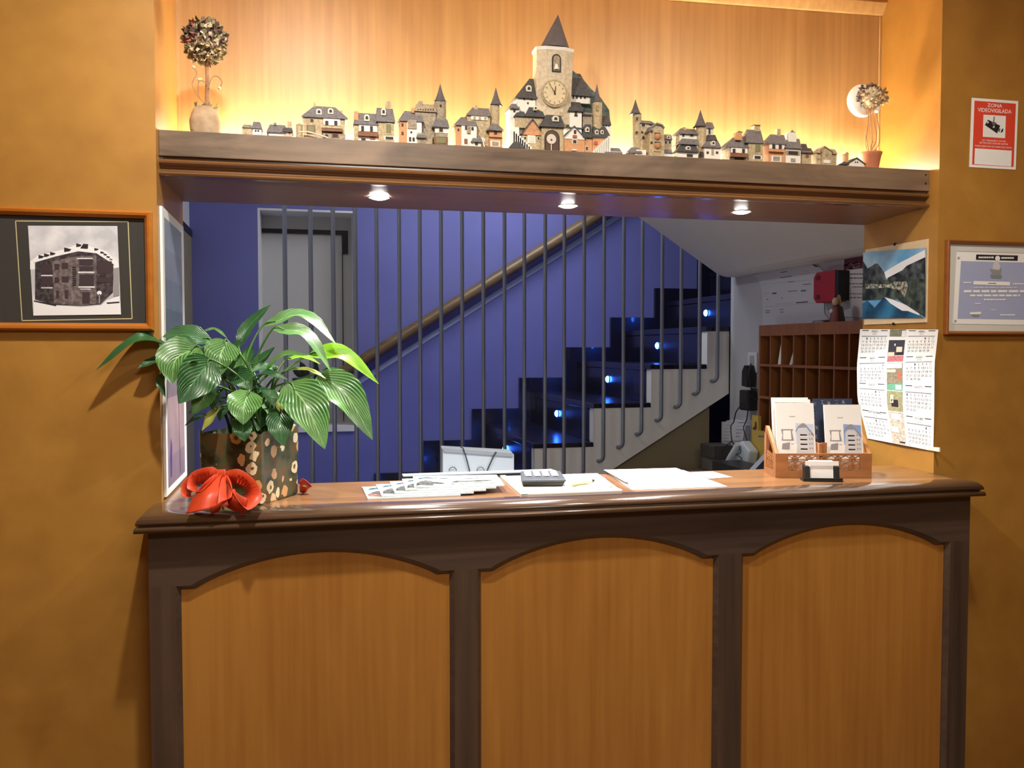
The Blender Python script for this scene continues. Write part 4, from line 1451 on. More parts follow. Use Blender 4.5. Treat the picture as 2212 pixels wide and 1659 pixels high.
f.win(225, 1102, 14, 14, -.003); f.win(215, 1160, 16, 34, -.003); f.win(244, 1162, 16, 30, -.003); f.win(152, 1040, 12, 20, 0, MBR); f.win(152, 1112, 12, 20, 0, MBR)
f.box('wall_block', MWH, 424, 1048, 536, 1112, -.004, .035); f.box('wall_block', MSG, 428, 1106, 532, None, -.003, .034); f.hip(SLATE, 404, 544, 1052, 425, 525, 992, -.009, .04)
f.win(473, 1084, 30, 30, -.004, MCR); f.win(472, 1170, 80, 44, -.003, MBR, MGN, 'door'); f.done()
# F
f = Fig('miniature_house', 'miniature house with three round attic windows and slim spired tower, left of the clock tower', 'miniature house', K2, 0.085, 585, 995)
f.box('wall_block', MST, 692, 950, 882, None, .01, .05); f.hip(SLATE, 688, 886, 958, 735, 872, 900, .006, .054); f.box('chimney', MST, 750, 874, 778, 918, .024, .036)
f.box('wall_block', MWH, 724, 956, 862, 1004, .008, .012)
for x in (752, 796, 842): f.win(x, 982, 16, 24, .008, MCR, MSG)
f.cyl(MST, 880, 960, 886, None, .024); f.cone(SPIRE, 930, 730, 882, 52, .024); f.win(930, 912, 12, 16, .013, MCR, MSG)
f.box('wall_block', MOR, 598, 1036, 650, None, 0, .04); f.box('wall_block', MWH, 644, 1044, 770, None, -.003, .03); f.hip(SLATE, 582, 775, 1040, 640, 755, 978)
f.box('chimney', MOR, 686, 938, 708, 985, .012, .024)
f.win(684, 1066, 22, 30, -.003, None); f.win(735, 1072, 18, 26, -.003); f.win(618, 1082, 10, 16, 0, MBR); f.win(680, 1178, 26, 40, -.003, None, MBR, 'door')
f.box('wall_block', MSG, 690, 1050, 718, 1112, -.006, .01); f.box('wall_block', MWH, 738, 1170, 806, None, -.008, .02); f.hip(SLATE, 728, 818, 1176, 745, 800, 1134, -.013, .02); f.win(768, 1196, 22, 28, -.008)
f.box('wall_block', MOR, 878, 1078, 984, None, -.004, .035); f.hip(SLATE, 860, 998, 1080, 905, 940, 1026, -.01, .04); f.win(928, 1104, 18, 26, -.004, MBR)
f.box('wall_block', MBR, 878, 1140, 984, 1150, -.007, 0); f.win(925, 1198, 54, 36, -.004, MWH, MSG, 'door')
f.mb('arch').ring([(f.P(800 + 40 * math.cos(t), 1130 - 34 * math.sin(t), -.012)[0], f.y - .01, f.P(0, 1130 - 34 * math.sin(t), -.012)[1]) for t in [PI * i / 8 for i in range(4)]] + [(f.P(842, 1180, -.01)[0], f.y - .01, ZS)], .0016, 6, MWH); f.done()

# G: big clock tower village
f = Fig('clock_tower_village', 'tall miniature clock tower with grey spire rising over clustered white and stone houses', 'clock', K4, 0.09, 110, 1240, None)
Y = f.y
# octagonal tower, a little narrower at the base, standing slightly askew
def octo(part, m, x0, x1, y0, y1, dd, gx=1.0):
    a, b_ = f.P(x0, y0, .02), f.P(x1, y0, .02)
    c = ((a[0] + b_[0]) / 2)
    r = (b_[0] - a[0]) / 2
    z1 = (a[1] + b_[1]) / 2
    q = f.P((x0 + x1) / 2 + dd, y1, .02)
    cx2, z0 = q[0], q[1]
    pr = [(-1, -.42), (-.5, -.62), (.5, -.62), (1, -.42), (1, .42), (.5, .62), (-.5, .62), (-1, .42)]
    vs = [(cx2 + x * r * gx, Y + .035 + y * r * gx, z0) for x, y in pr] + [(c + x * r, Y + .035 + y * r, z1) for x, y in pr]
    f.mb(part, True).add(vs, [tuple(range(8))[::-1], tuple(range(8, 16))] + [(i, (i + 1) % 8, 8 + (i + 1) % 8, 8 + i) for i in range(8)], m)
    return c, r, z1, z0
cT, rT, zT, _ = octo('tower', TWR, 408, 816, 452, 1290, -20, 0.93)
octo('tower_trim', MWH, 396, 826, 440, 478, 0, 0.97)
ca = f.P(657, 50, .03)
cb, rb_, zb_, _ = octo('tower_trim', SPIRE, 470, 775, 418, 452, -10, 1.35)
pr = [(-1, -.42), (-.5, -.7), (.5, -.7), (1, -.42), (1, .42), (.5, .7), (-.5, .7), (-1, .42)]
vs = [(cb + x * rb_, Y + .035 + y * rb_, zb_) for x, y in pr] + [(ca[0], Y + .035, ca[1])]
f.mb('spire').add(vs, [(i, (i + 1) % 8, 8) for i in range(8)] + [tuple(range(8))[::-1]], SPIRE)
yf = Y + .035 - .62 * rT          # tower front face
dF = yf - Y
# belfry opening with bell
def archpts(cx, cy0, cy1, w, d):
    a, b_ = f.P(cx - w / 2, cy1, d), f.P(cx + w / 2, cy1, d)
    t = f.P(cx, cy0, d)
    r = (b_[0] - a[0]) / 2
    zs = t[1] - r
    zb = a[1]
    return [(a[0], zb), (b_[0], zb)] + [(a[0] + r + r * math.cos(i * PI / 10), zs + r * math.sin(i * PI / 10)) for i in range(11)]
f.mb('belfry').prism(archpts(632, 502, 700, 100, dF), yf - .0012, yf + .002, MDK, 'Y')
f.mb('belfry').prism(archpts(632, 520, 690, 72, dF), yf - .0020, yf + .002, MSG, 'Y')
c = f.P(630, 640, dF)
k = (f.P(660, 640, dF)[0] - c[0])
f.mb('bell').lathe([(k * 1.0, c[1] - k * 1.2), (k * .8, c[1] - k * .8), (k * .55, c[1] + k * .2), (k * .4, c[1] + k * .7), (k * .05, c[1] + k * .95)], (c[0], yf - .002), MWH, 14)
# dial
c = f.P(606, 945, dF)
rd = f.P(606 + 147, 945, dF)[0] - c[0]
f.mb('dial').disc((c[0], yf - .004, c[1]), (0, 1, 0), rd, MST, 36, .005)
DIAL = mat('mini_dial', (216, 198, 160), 0.6, var=0.08, vs=90)
f.mb('dial').disc((c[0], yf - .0048, c[1]), (0, 1, 0), rd * .9, MSG, 36, .003)
f.mb('dial').disc((c[0], yf - .0054, c[1]), (0, 1, 0), rd * .84, DIAL, 36, .003)
for i in range(12):
    an = i * PI / 6
    u = V((math.sin(an), 0, math.cos(an)))
    w_ = V((math.cos(an), 0, -math.sin(an))) * rd * .035
    p0, p1 = V((c[0], yf - .0062, c[1])) + u * rd * .62, V((c[0], yf - .0062, c[1])) + u * rd * .78
    f.mb('dial').hexa([p0 - w_, p0 + w_, p0 + w_ + V((0, .001, 0)), p0 - w_ + V((0, .001, 0)), p1 - w_, p1 + w_, p1 + w_ + V((0, .001, 0)), p1 - w_ + V((0, .001, 0))], MSG)
for (hx, hy), wd in (((543, 835), .03), ((617, 866), .045)):
    h_ = f.P(hx, hy, dF)
    p0, p1 = V((c[0], yf - .0075, c[1])), V((h_[0], yf - .0075, h_[1]))
    u = (p1 - p0).normalized()
    p0 -= u * rd * .12
    w_ = V((-u.z, 0, u.x)) * rd * wd
    b = MB()
    b.hexa([p0 - w_, p0 + w_, p0 + w_ + V((0, .0008, 0)), p0 - w_ + V((0, .0008, 0)), p1 - w_ * .3, p1 + w_ * .3, p1 + w_ * .3 + V((0, .0008, 0)), p1 - w_ * .3 + V((0, .0008, 0))], MDK)
    b.build('clock_hand', f.root)
# rocky green hill behind on the right
rp = [(790, 1560), (1238, 1560), (1238, 1290), (1225, 1130), (1130, 990), (1020, 890), (930, 780), (812, 682), (790, 700)]
pts = [f.P(x, y, .05) for x, y in rp]
pts = [(x, max(z, ZS)) for x, z in pts]
f.mb('hill').prism(pts, Y + .05, Y + .10, HILL, 'Y')
f.hip(SLATED, 785, 1035, 960, 800, 900, 720, .03, .08)
f.box('house_block', MWH, 795, 950, 1010, 1060, .036, .07)
for x in (820, 860, 905, 950): f.win(x, 985, 16, 34, .036)
# back left house
f.box('house_block', MWH, 198, 978, 400, None, .02, .07); f.hip(SLATED, 176, 420, 985, 330, 420, 780, .014, .078)
f.dorm(320, 892, 60, 66, .026); f.win(272, 1003, 18, 26, .02); f.win(354, 1006, 18, 26, .02); f.win(312, 1052, 16, 18, .02)
f.box('house_block', MWH, 112, 1098, 215, None, .016, .06); f.hip(SLATE, 104, 222, 1102, 130, 205, 1058, .01, .066); f.win(160, 1140, 20, 26, .016, None)
f.box('house_block', MST, 176, 1186, 290, 1330, .008, .05); f.hip(SLATED, 162, 296, 1190, 225, 250, 1114, .004, .056)
f.box('house_block', MST, 292, 1190, 490, None, .006, .05); f.hip(SLATED, 288, 500, 1194, 340, 450, 1062, .0, .056); f.dorm(396, 1112, 34, 46, .006)
# orange gable house
f.gab(MOR, SLATED, 250, 485, 1400, 365, 1240, 1420, -.004, .03, 'house_block'); f.box('house_block', MST, 248, 1410, 488, None, -.004, .03)
f.win(280, 1444, 20, 30, -.004, MWH); f.win(430, 1446, 20, 30, -.004, MWH); f.win(352, 1458, 62, 66, -.004, MWH, MCR)
# white stair on the left
for i in range(9):
    f.box('stair', MWH, 128 + i * 24, 1345 + i * 24, 150 + i * 24 + 16, None, -.012, .0)
f.box('house_block', MWH, 116, 1320, 215, None, .0, .02)
f.hip(SLATED, 108, 290, 1545, 160, 215, 1478, -.022, .0); f.box('house_block', MWH, 122, 1540, 275, None, -.018, -.004)
# gatehouse with dark arch
f.box('house_block', MST, 468, 1296, 712, None, -.010, .03); f.hip(SLATED, 455, 728, 1308, 520, 675, 1176, -.016, .036); f.dorm(620, 1230, 70, 60, -.006)
f.box('chimney', MST, 672, 1148, 704, 1196, .006, .018)
f.mb('gate').prism(archpts(582, 1352, 1600, 168, -.010), Y - .0112, Y - .008, MDK, 'Y')
f.mb('gate').prism(archpts(582, 1362, 1600, 142, -.010), Y - .0118, Y - .008, mat('mini_gate_brown', (84, 58, 42), 0.6), 'Y')
c = f.P(575, 1455, -.012)
f.mb('pendulum').disc((c[0], Y - .0135, c[1]), (0, 1, 0), f.P(628, 1455, -.012)[0] - c[0], mat('pendulum_pearl', (214, 204, 190), 0.35), 24, .0015)
f.mb('pendulum').box(c[0] - .0008, c[0] + .0008, Y - .0125, Y - .0115, ZS, c[1], MWH)
f.mb('pendulum').disc((c[0], Y - .0142, c[1] - .002), (0, 1, 0), .0022, MDK, 12, .001)
# right front gable
f.gab(MWH, SLATED, 712, 948, 1440, 830, 1318, 1460, -.006, .04, 'house_block'); f.box('house_block', MOR, 712, 1455, 948, None, -.006, .04)
f.hip(SLATED, 738, 960, 1330, 770, 905, 1238, .01, .06)
f.win(840, 1375, 24, 40, -.006, None); f.win(838, 1425, 44, 30, -.007, None, MRD, 'house_block'); f.win(836, 1484, 36, 36, -.006, MWH); f.win(830, 1576, 50, 14, -.008, None, MWH, 'house_block')
# white house mid right
f.box('house_block', MWH, 782, 1128, 916, None, .012, .05); f.hip(SLATED, 768, 934, 1132, 800, 900, 1040, .006, .056); f.win(850, 1150, 20, 50, .012); f.win(850, 1190, 34, 20, .012)
f.box('house_block', MSG, 930, 1160, 1035, None, .014, .05); f.hip(SLATED, 925, 1030, 1180, 940, 1010, 1128, .01, .054)
# round turret
f.cyl(MST, 1036, 1140, 1052, None, .02, 'turret'); f.cone(SPIRE, 1085, 836, 1052, 52, .02, 16, 'turret')
f.win(1090, 1105, 18, 60, .007, None, MSG)
# lower right houses
f.box('house_block', MOR, 948, 1420, 1034, None, -.002, .03); f.hip(SLATED, 930, 1042, 1428, 950, 1020, 1290, -.008, .036); f.dorm(975, 1352, 40, 54, .0)
f.win(985, 1440, 30, 30, -.002, MWH); f.win(972, 1560, 22, 40, -.002, MWH)
f.box('house_block', MOR, 1040, 1448, 1180, None, -.004, .03); f.box('house_block', MWH, 1040, 1410, 1180, 1450, -.004, .03); f.hip(SLATED, 1036, 1240, 1424, 1050, 1180, 1310, -.009, .036)
f.dorm(1080, 1380, 36, 50, -.002); f.dorm(1140, 1380, 32, 44, -.002); f.win(1075, 1498, 34, 34, -.005, None, MRD)
f.box('house_block', MWH, 1135, 1282, 1240, None, .02, .05); f.hip(SLATED, 1128, 1248, 1286, 1140, 1220, 1200, .016, .054)
for x in (1160, 1190, 1220): f.win(x, 1308, 9, 10, .02)
for i in range(9):
    f.box('stairway', MWH, 1215 - i * 21, 1420 + i * 20, 1240 - i * 21, None, -.016, -.004)
f.done()
# H
f = Fig('miniature_house', 'tiny miniature cottage showing only its slate roof, right beside the clock tower village', 'miniature house', K2, 0.075, 1845, 1985)
f.box('wall_block', MWH, 1855, 1262, 1972, None, 0, .03); f.hip(SLATE, 1842, 1988, 1272, 1860, 1960, 1232, -.003, .033); f.done()
# I
f = Fig('miniature_house', 'miniature castle house with slim spired tower at its left and red gable balconies', 'miniature house', K3, 0.08, 95, 435)
f.cyl(MST, 132, 196, 672, None, .02); f.cone(SPIRE, 152, 553, 668, 42, .02); f.win(164, 700, 12, 18, .006, MSG); f.win(162, 806, 14, 16, .006)
f.box('wall_block', MST, 188, 726, 262, None, .012, .05); f.hip(SLATE, 186, 300, 732, 200, 270, 716, .008, .054); f.win(212, 752, 26, 20, .012, MCR); f.win(204, 806, 14, 14, .012); f.win(212, 848, 14, 20, .012)
f.box('wall_block', MWH, 160, 940, 235, None, -.004, .02); f.hip(SLATE, 95, 205, 958, 120, 180, 922, -.008, .02)
gp = [f.P(x, y, 0) for x, y in ((245, 975), (360, 975), (358, 776), (340, 758), (305, 748), (262, 772), (248, 800))]
gp = [(gp[0][0], ZS), (gp[1][0], ZS)] + gp[2:]
Y = f.y
f.mb('wall_block').prism(gp, Y - .012, Y + .03, MST, 'Y')
f.mb('roof', True).prism([f.P(x, y, -.004) for x, y in ((238, 806), (262, 764), (305, 738), (345, 752), (368, 778), (358, 782), (338, 762), (305, 752), (268, 776), (250, 806))], Y - .016, Y + .034, SLATE, 'Y')
for yy in (838, 908):
    c = f.P(322, yy, -.012)
    f.mb('balcony', True).lathe([(.004, c[1] - .008), (.009, c[1] - .004), (.009, c[1] + .005)], (c[0], Y - .012), MOR, 14)
    f.win(322, yy - 18, 44, 22, -.0125)
f.win(276, 800, 14, 18, -.012); f.win(276, 886, 14, 18, -.012); f.win(320, 952, 54, 8, -.012, None, MSG)
f.box('wall_block', MST, 368, 850, 432, None, .004, .04); f.hip(SLATE, 362, 438, 856, 375, 425, 822, .0, .044); f.dorm(402, 846, 28, 24, .002); f.win(386, 884, 16, 22, .004, MCR); f.win(416, 884, 16, 22, .004, MCR)
f.hip(SLATE, 362, 440, 958, 375, 425, 932, -.006, .02); f.box('wall_block', MWH, 368, 956, 434, None, -.003, .02); f.done()
# J
f = Fig('miniature_house', 'white and slate miniature house group with a thick round spired tower in its middle', 'miniature house', K3, 0.085, 465, 810)
f.box('wall_block', MWH, 492, 808, 625, None, .016, .05); f.hip(SLATE, 480, 640, 812, 500, 610, 778, .01, .056); f.box('chimney', MST, 525, 764, 545, 800, .025, .036); f.win(520, 830, 14, 18, .016); f.win(585, 824, 22, 26, .016, MST)
f.cyl(MST, 622, 694, 766, None, .018); f.cone(SPIRE, 652, 634, 768, 50, .018)
f.box('wall_block', MST, 465, 830, 492, None, .02, .05)
f.hip(SLATE, 488, 638, 892, 515, 625, 850, -.002, .04); f.box('wall_block', MWH, 500, 888, 632, None, .004, .04); f.win(520, 912, 18, 22, .004); f.win(600, 914, 22, 22, .004)
f.hip(SLATED, 472, 640, 950, 500, 620, 905, -.012, .02); f.box('wall_block', MWH, 478, 946, 636, None, -.006, .02); f.dorm(555, 930, 34, 28, -.008); f.win(570, 985, 44, 20, -.006)
f.box('wall_block', MWH, 698, 762, 752, None, .03, .06); f.hip(SLATE, 686, 762, 768, 700, 745, 728, .026, .064); f.win(722, 800, 12, 40, .03)
f.hip(SLATED, 692, 784, 862, 706, 768, 824, .012, .05); f.box('wall_block', MWH, 700, 856, 775, None, .018, .05)
f.hip(SLATE, 676, 814, 916, 705, 790, 868, -.008, .04); f.box('wall_block', MWH, 684, 912, 808, None, -.003, .04); f.dorm(748, 892, 30, 34, -.002); f.win(708, 962, 16, 16, -.003); f.win(780, 962, 16, 16, -.003); f.win(746, 950, 16, 60, -.003, None, MSG)
f.win(662, 976, 22, 40, -.001); f.done()
# K
f = Fig('miniature_house', 'paired miniature houses, brown balcony left and tall chimneyed block right, without any spire', 'miniature house', K3, 0.085, 855, 1140)
f.box('wall_block', MSG, 878, 908, 1020, None, 0, .045); f.hip(SLATE, 848, 1032, 916, 915, 1020, 838); f.box('chimney', MOR, 930, 806, 974, 866, .002, .018); f.cone(MSG, 954, 790, 806, 24, .010)
f.box('wall_block', MWH, 890, 924, 1016, 968, -.002, .004); f.win(912, 948, 18, 30, -.003); f.win(985, 948, 18, 30, -.003); f.box('balcony', MBR, 886, 968, 1020, 998, -.010, 0); f.win(950, 1010, 70, 14, 0)
f.box('wall_block', MST, 1024, 872, 1136, None, -.004, .045); f.hip(SLATE, 1006, 1144, 882, 1010, 1118, 786, -.008, .05); f.box('chimney', MST, 1070, 752, 1114, 800, .016, .034); f.box('chimney', MBR, 1066, 746, 1118, 754, .014, .036)
f.win(1094, 926, 40, 68, -.004, MST, MGN, 'door'); f.win(1092, 1000, 46, 22, -.004, MWH); f.done()
# L
f = Fig('miniature_house', 'miniature row of orange house, white chapel with long dark window and small stone shed', 'miniature house', K3, 0.08, 1170, 1525)
f.box('wall_block', MOR, 1182, 888, 1306, None, 0, .045); f.hip(SLATE, 1174, 1318, 892, 1190, 1300, 824); f.box('chimney', MST, 1246, 778, 1272, 836, .018, .03)
f.box('wall_block', MWH, 1186, 894, 1302, 936, -.002, .004); f.win(1218, 916, 20, 34, -.003); f.win(1268, 916, 20, 34, -.003); f.box('balcony', MOR, 1184, 936, 1304, 958, -.008, 0); f.win(1238, 1010, 52, 34, 0, MWH, MSG, 'door')
f.box('wall_block', MWH, 1312, 918, 1426, None, -.003, .045); f.hip(SLATE, 1306, 1434, 924, 1326, 1416, 852, -.008, .05)
f.box('wall_block', MWH, 1332, 806, 1392, 880, .01, .03); f.cone(SLATE, 1361, 786, 808, 20, .02); f.win(1366, 966, 72, 26, -.003, MSG); f.win(1366, 1020, 34, 26, -.003, None, MSG)
f.box('wall_block', MST, 1436, 952, 1508, None, .002, .04); f.hip(SLATED, 1426, 1526, 962, 1445, 1505, 926, -.002, .044); f.win(1474, 986, 22, 30, .002, None, MBR)
f.hip(SLATED, 1424, 1480, 930, 1432, 1470, 894, .03, .06); f.done()
# M
f = Fig('miniature_house', 'small beige miniature house with a stepped gable, last house but one at the right end', 'miniature house', K3, 0.08, 1540, 1710)
f.box('wall_block', MST, 1548, 955, 1704, None, .004, .045); f.hip(MSG, 1542, 1710, 964, 1560, 1690, 932, 0, .05)
f.gab(MST, MSG, 1592, 1666, 950, 1606, 918, None, -.004, .03); f.win(1628, 978, 14, 22, -.004, MSG, MSG); f.win(1625, 1032, 50, 26, -.004, None, MWH); f.win(1560, 1010, 24, 8, .004, None, MSG); f.win(1566, 970, 20, 8, .004); f.done()
# N
f = Fig('miniature_house', 'tiny white gabled miniature house with brick chimney, touching the terracotta pot', 'miniature house', K3, 0.07, 1750, 1920)
f.gab(MWH, SLATED, 1790, 1916, 1045, 1855, 1008, None, 0, .035); f.box('chimney', MOR, 1770, 968, 1796, None, .008, .022); f.cone(MSG, 1783, 955, 970, 15, .015)
f.hip(SLATED, 1745, 1800, 1048, 1760, 1795, 1030, -.004, .03); f.win(1846, 1036, 8, 8, 0); f.win(1862, 1036, 8, 8, 0); f.done()

# ------------------------------------------------------------------ dried flower trees at both ends of the shelf
LEAFD = [mat('dried_purple_petal', (96, 78, 78), 0.8), mat('dried_brown_petal', (138, 116, 98), 0.8), mat('dried_cream_petal', (222, 206, 172), 0.8), mat('dried_olive_leaf', (136, 130, 96), 0.8), mat('dried_red_petal', (186, 90, 86), 0.8)]
BURLAP = mat('burlap_cloth', (176, 152, 124), 0.9, var=0.2, vs=40, bump=0.6)
TWIG = mat('dry_twig', (164, 124, 92), 0.8, var=0.3, vs=60)
TERRA = mat('terracotta_clay', (202, 128, 92), 0.7, var=0.12, vs=30)


def petals(b, c, r, n, pick, rnd, size, squash=(1, 1, 1)):
    for i in range(n):
        z = rnd.uniform(-1, 1)
        a = rnd.uniform(0, 2 * PI)
        s = math.sqrt(1 - z * z)
        d = V((s * math.cos(a), s * math.sin(a), z))
        p = V(c) + V((d.x * r * squash[0], d.y * r * squash[1], d.z * r * squash[2])) * rnd.uniform(.72, 1.06)
        t = V((rnd.uniform(-1, 1), rnd.uniform(-1, 1), rnd.uniform(-1, 1)))
        u = (d.cross(t)).normalized()
        w = (d * rnd.uniform(.3, 1.1) + t * .5).normalized()
        L_, W_ = size * rnd.uniform(.7, 1.3), size * rnd.uniform(.35, .6)
        k = u.cross(w).normalized() * W_ * .35
        b.add([p, p + w * L_ * .5 + u * W_ + k, p + w * L_, p + w * L_ * .5 - u * W_ + k, p + w * L_ * .5 - k * .4], [(0, 1, 4), (1, 2, 4), (2, 3, 4), (3, 0, 4)], m_pick(pick, d, rnd), True)


def m_pick(pick, d, rnd):
    return pick(d, rnd)


t = py(444, 262, 0.11)
tp = thing('dried_flower_tree', 'brown dried flower ball on a bare stem in a cloth pot, left end of shelf', 'flower arrangement', (t.x, 0.11, ZS), 'dried flower trees on the shelf')
zt = py(444, 234, 0.11).z
rr = (py(478, 262, .11).x - py(410, 262, .11).x) / 2
b = MB()
prof = [(rr * .82, ZS), (rr * .98, ZS + .02), (rr * 1.0, ZS + .04), (rr * .86, zt - .012), (rr * .72, zt), (rr * .62, zt - .004)]
b.lathe(prof, (t.x, .11), BURLAP, 22)
for i, p in enumerate(b.v):
    an = math.atan2(p.y - .11, p.x - t.x)
    k = 1 + .05 * math.sin(an * 3 + p.z * 40) + .03 * math.sin(an * 7)
    p.x = t.x + (p.x - t.x) * k; p.y = .11 + (p.y - .11) * k
b.build('cloth_pot', tp)
cb = py(443, 90, .11)
b = MB()
b.ring([(t.x + .004, .11, zt - .01), (t.x + .006, .11, (zt + cb.z) / 2), (t.x + .003, .11, cb.z)], [.0055, .005, .0045], 8, TWIG)
b.build('stem', tp)
rb2 = (py(491, 92, .11).x - py(395, 92, .11).x) / 2
rnd = random.Random(11)
b = MB()
b.ball(cb, rb2 * .78, LEAFD[0], 14, 10)
def pk(d, r):
    if d.z > .1 and r.random() < .75: return LEAFD[r.choice((0, 0, 1, 3))]
    return LEAFD[r.choice((2, 2, 3, 1, 2))] if d.x > -.4 or d.z < -.2 else LEAFD[r.choice((0, 1, 3, 4))]
petals(b, cb, rb2 * .88, 900, pk, rnd, rb2 * .27)
b.build('flower_ball', tp, recalc=False)
b = MB()
for pts in ([(447, 228), (425, 205), (415, 180), (425, 160), (418, 145)], [(447, 225), (432, 212), (428, 190), (430, 172)], [(450, 190), (458, 168), (470, 165), (480, 178), (474, 190)], [(447, 182), (440, 176), (434, 172)]):
    b.ring(spline([py(u, v, .10) for u, v in pts], 12), .0011, 5, TWIG)
    e = py(*pts[-1], .10)
    b.ball(e, .004, LEAFD[2], 8, 6)
b.build('tendrils', tp)
b = MB()
rnd = random.Random(3)
for i in range(26):
    an = rnd.uniform(0, 2 * PI); q = rnd.uniform(.1, .7) * rr
    b.ring([(t.x + q * math.cos(an), .11 + q * math.sin(an), zt - .006), (t.x + q * 1.3 * math.cos(an + .4), .11 + q * 1.2 * math.sin(an + .4), zt + rnd.uniform(.0, .012))], .0016, 4, LEAFD[3])
b.build('moss', tp)

t = py(1880, 345, 0.10)
tq = thing('dried_flower_tree', 'small pale flower ball on thin twigs in a terracotta pot, right end of shelf', 'flower arrangement', (t.x, 0.10, ZS), 'dried flower trees on the shelf')
zt = py(1880, 330, .10).z
r1 = (py(1901, 332, .10).x - py(1858, 332, .10).x) / 2
b = MB()
b.lathe([(r1 * .55, ZS), (r1 * .7, ZS + .01), (r1 * .92, zt - .008), (r1, zt - .004), (r1, zt), (r1 * .9, zt), (r1 * .88, zt - .006)], (t.x, .10), TERRA, 22)
b.build('clay_pot', tq)
b = MB()
for pts in ([(1878, 330), (1872, 300), (1874, 270), (1876, 235)], [(1882, 330), (1884, 300), (1880, 265), (1879, 235)], [(1884, 330), (1898, 312), (1899, 280), (1892, 250), (1884, 235)], [(1880, 330), (1893, 300), (1888, 262)], [(1876, 330), (1870, 312), (1871, 290)], [(1880, 328), (1882, 312), (1886, 306)]):
    b.ring(spline([py(u, v, .10) for u, v in pts], 10), .0013, 5, TWIG)
b.build('twigs', tq)
b = MB()
rnd = random.Random(8)
cc = py(1877, 208, .10)
rc_ = (py(1901, 208, .10).x - py(1855, 208, .10).x) / 2
b.ball(cc, rc_ * .8, LEAFD[2], 12, 8)
petals(b, cc, rc_ * .85, 480, lambda d, r: LEAFD[0] if (d.z > .45 or d.x < -.75) and r.random() < .7 else LEAFD[r.choice((2, 2, 2, 1))], rnd, rc_ * .25)
c3 = py(1902, 208, .115)
petals(b, c3, rc_ * .55, 120, lambda d, r: LEAFD[r.choice((1, 1, 2, 3))], rnd, rc_ * .3)
b.build('flower_ball', tq, recalc=False)
b = MB()
PEARL = mat('white_puff_flower', (250, 246, 238), 0.8, var=0.03, vs=60)
c4 = py(1862, 218, .125)
b.ball(c4, (py(1893, 218, .125).x - py(1831, 218, .125).x) / 2, PEARL, 20, 14, (1, .5, 1))
b.ball(py(1893, 236, .12), .010, PEARL, 12, 8)
b.build('white_puff', tq)
# ------------------------------------------------------------------ things lying on the counter
def slab(b, pts, z0, z1, m):
    """thin sheet from a 2-D outline"""
    b.prism([(p[0], p[1]) for p in pts], z0, z1, m, 'Z')


def rect_at(cx, cy, w, d, rot):
    c, s = math.cos(rot), math.sin(rot)
    return [(cx + x * c - y * s, cy + x * s + y * c) for x, y in ((-w / 2, -d / 2), (w / 2, -d / 2), (w / 2, d / 2), (-w / 2, d / 2))]


# fanned leaflets
LEAFP = mat('glossy_leaflet', (206, 214, 218), 0.55)
PSKY = mat('leaflet_sky', (132, 176, 200), 0.3); PBLD = mat2('leaflet_building', (40, 42, 42), (120, 118, 112), 90)
PGRN = mat2('leaflet_green', (76, 92, 76), (190, 194, 180), 90); PRED = mat2('leaflet_brown', (110, 60, 54), (170, 140, 120), 90)
zt = ZT + 0.0002
spots = [(0.230, 0.010, .01, 'bottom leaflet of the fan, at its left end nearest the plant'),
         (0.262, 0.018, .0, 'second leaflet up in the fan of leaflets, mostly covered'),
         (0.294, 0.028, -.03, 'middle leaflet of the fanned pile beside the plant'),
         (0.322, 0.040, -.06, 'second leaflet from the top of the fanned pile'),
         (0.346, 0.048, -.10, 'top leaflet of the fan, showing its whole landscape picture')]
for i, (cx, cy, r, lbl) in enumerate(spots):
    lf = thing('leaflet', lbl, 'leaflet', (cx, cy, zt), 'fanned leaflets on the counter')
    z1 = zt + 0.0032
    b = MB()
    slab(b, rect_at(cx, cy, 0.205, 0.165, r), zt, z1, LEAFP)
    b.build('paper', lf)
    c, s = math.cos(r), math.sin(r)
    a = Art(lambda x, y, cx=cx, cy=cy, c=c, s=s, z1=z1: V((cx + x * c - y * s, cy + x * s + y * c, z1)), (0, 0, 1), 0.0001)
    a.poly(PSKY, [(-.09, .0), (.09, .01), (.09, .07), (-.09, .07)])
    a.poly(LEAFP, [(-.085, .02), (-.05, .05), (-.02, .03), (.02, .055), (.05, .03), (.08, .04), (.08, .015), (-.085, .0)])
    a.poly(PBLD, [(-.09, -.045), (-.06, -.012), (-.04, -.02), (-.03, -.05)]); a.poly(PBLD, [(-.05, .03), (-.035, .042), (-.01, .03), (-.03, .024)], False)
    a.poly(PGRN, [(-.02, -.05), (.03, -.03), (.085, -.045), (.085, -.062), (-.02, -.064)])
    a.poly(PBLD, [(.02, -.008), (.075, .0), (.085, -.015), (.05, -.024)]); a.poly(PBLD, [(.0, .028), (.05, .032), (.06, .024), (.01, .02)], False)
    a.poly(PBLD, [(-.098, -.055), (-.094, -.02), (-.075, .012), (-.062, -.006), (-.055, -.03), (-.058, -.06)])
    a.poly(PGRN, [(-.098, -.06), (-.098, -.075), (-.05, -.075), (-.052, -.058)], False)
    a.poly(PBLD, [(-.096, .03), (-.086, .048), (-.07, .06), (-.055, .042), (-.045, .05), (-.046, .038), (-.058, .03), (-.072, .046)], False)
    if i == 4:
        a.poly(PBLD, [(-.02, -.03), (.0, -.005), (.03, -.012), (.05, .0), (.06, -.02), (.02, -.028)], False)
    if i == 0:
        a.poly(PRED, [(-.1, -.03), (-.06, -.03), (-.055, -.065), (-.095, -.065)])
    a.build('picture', lf)
    zt = z1 + 0.0003

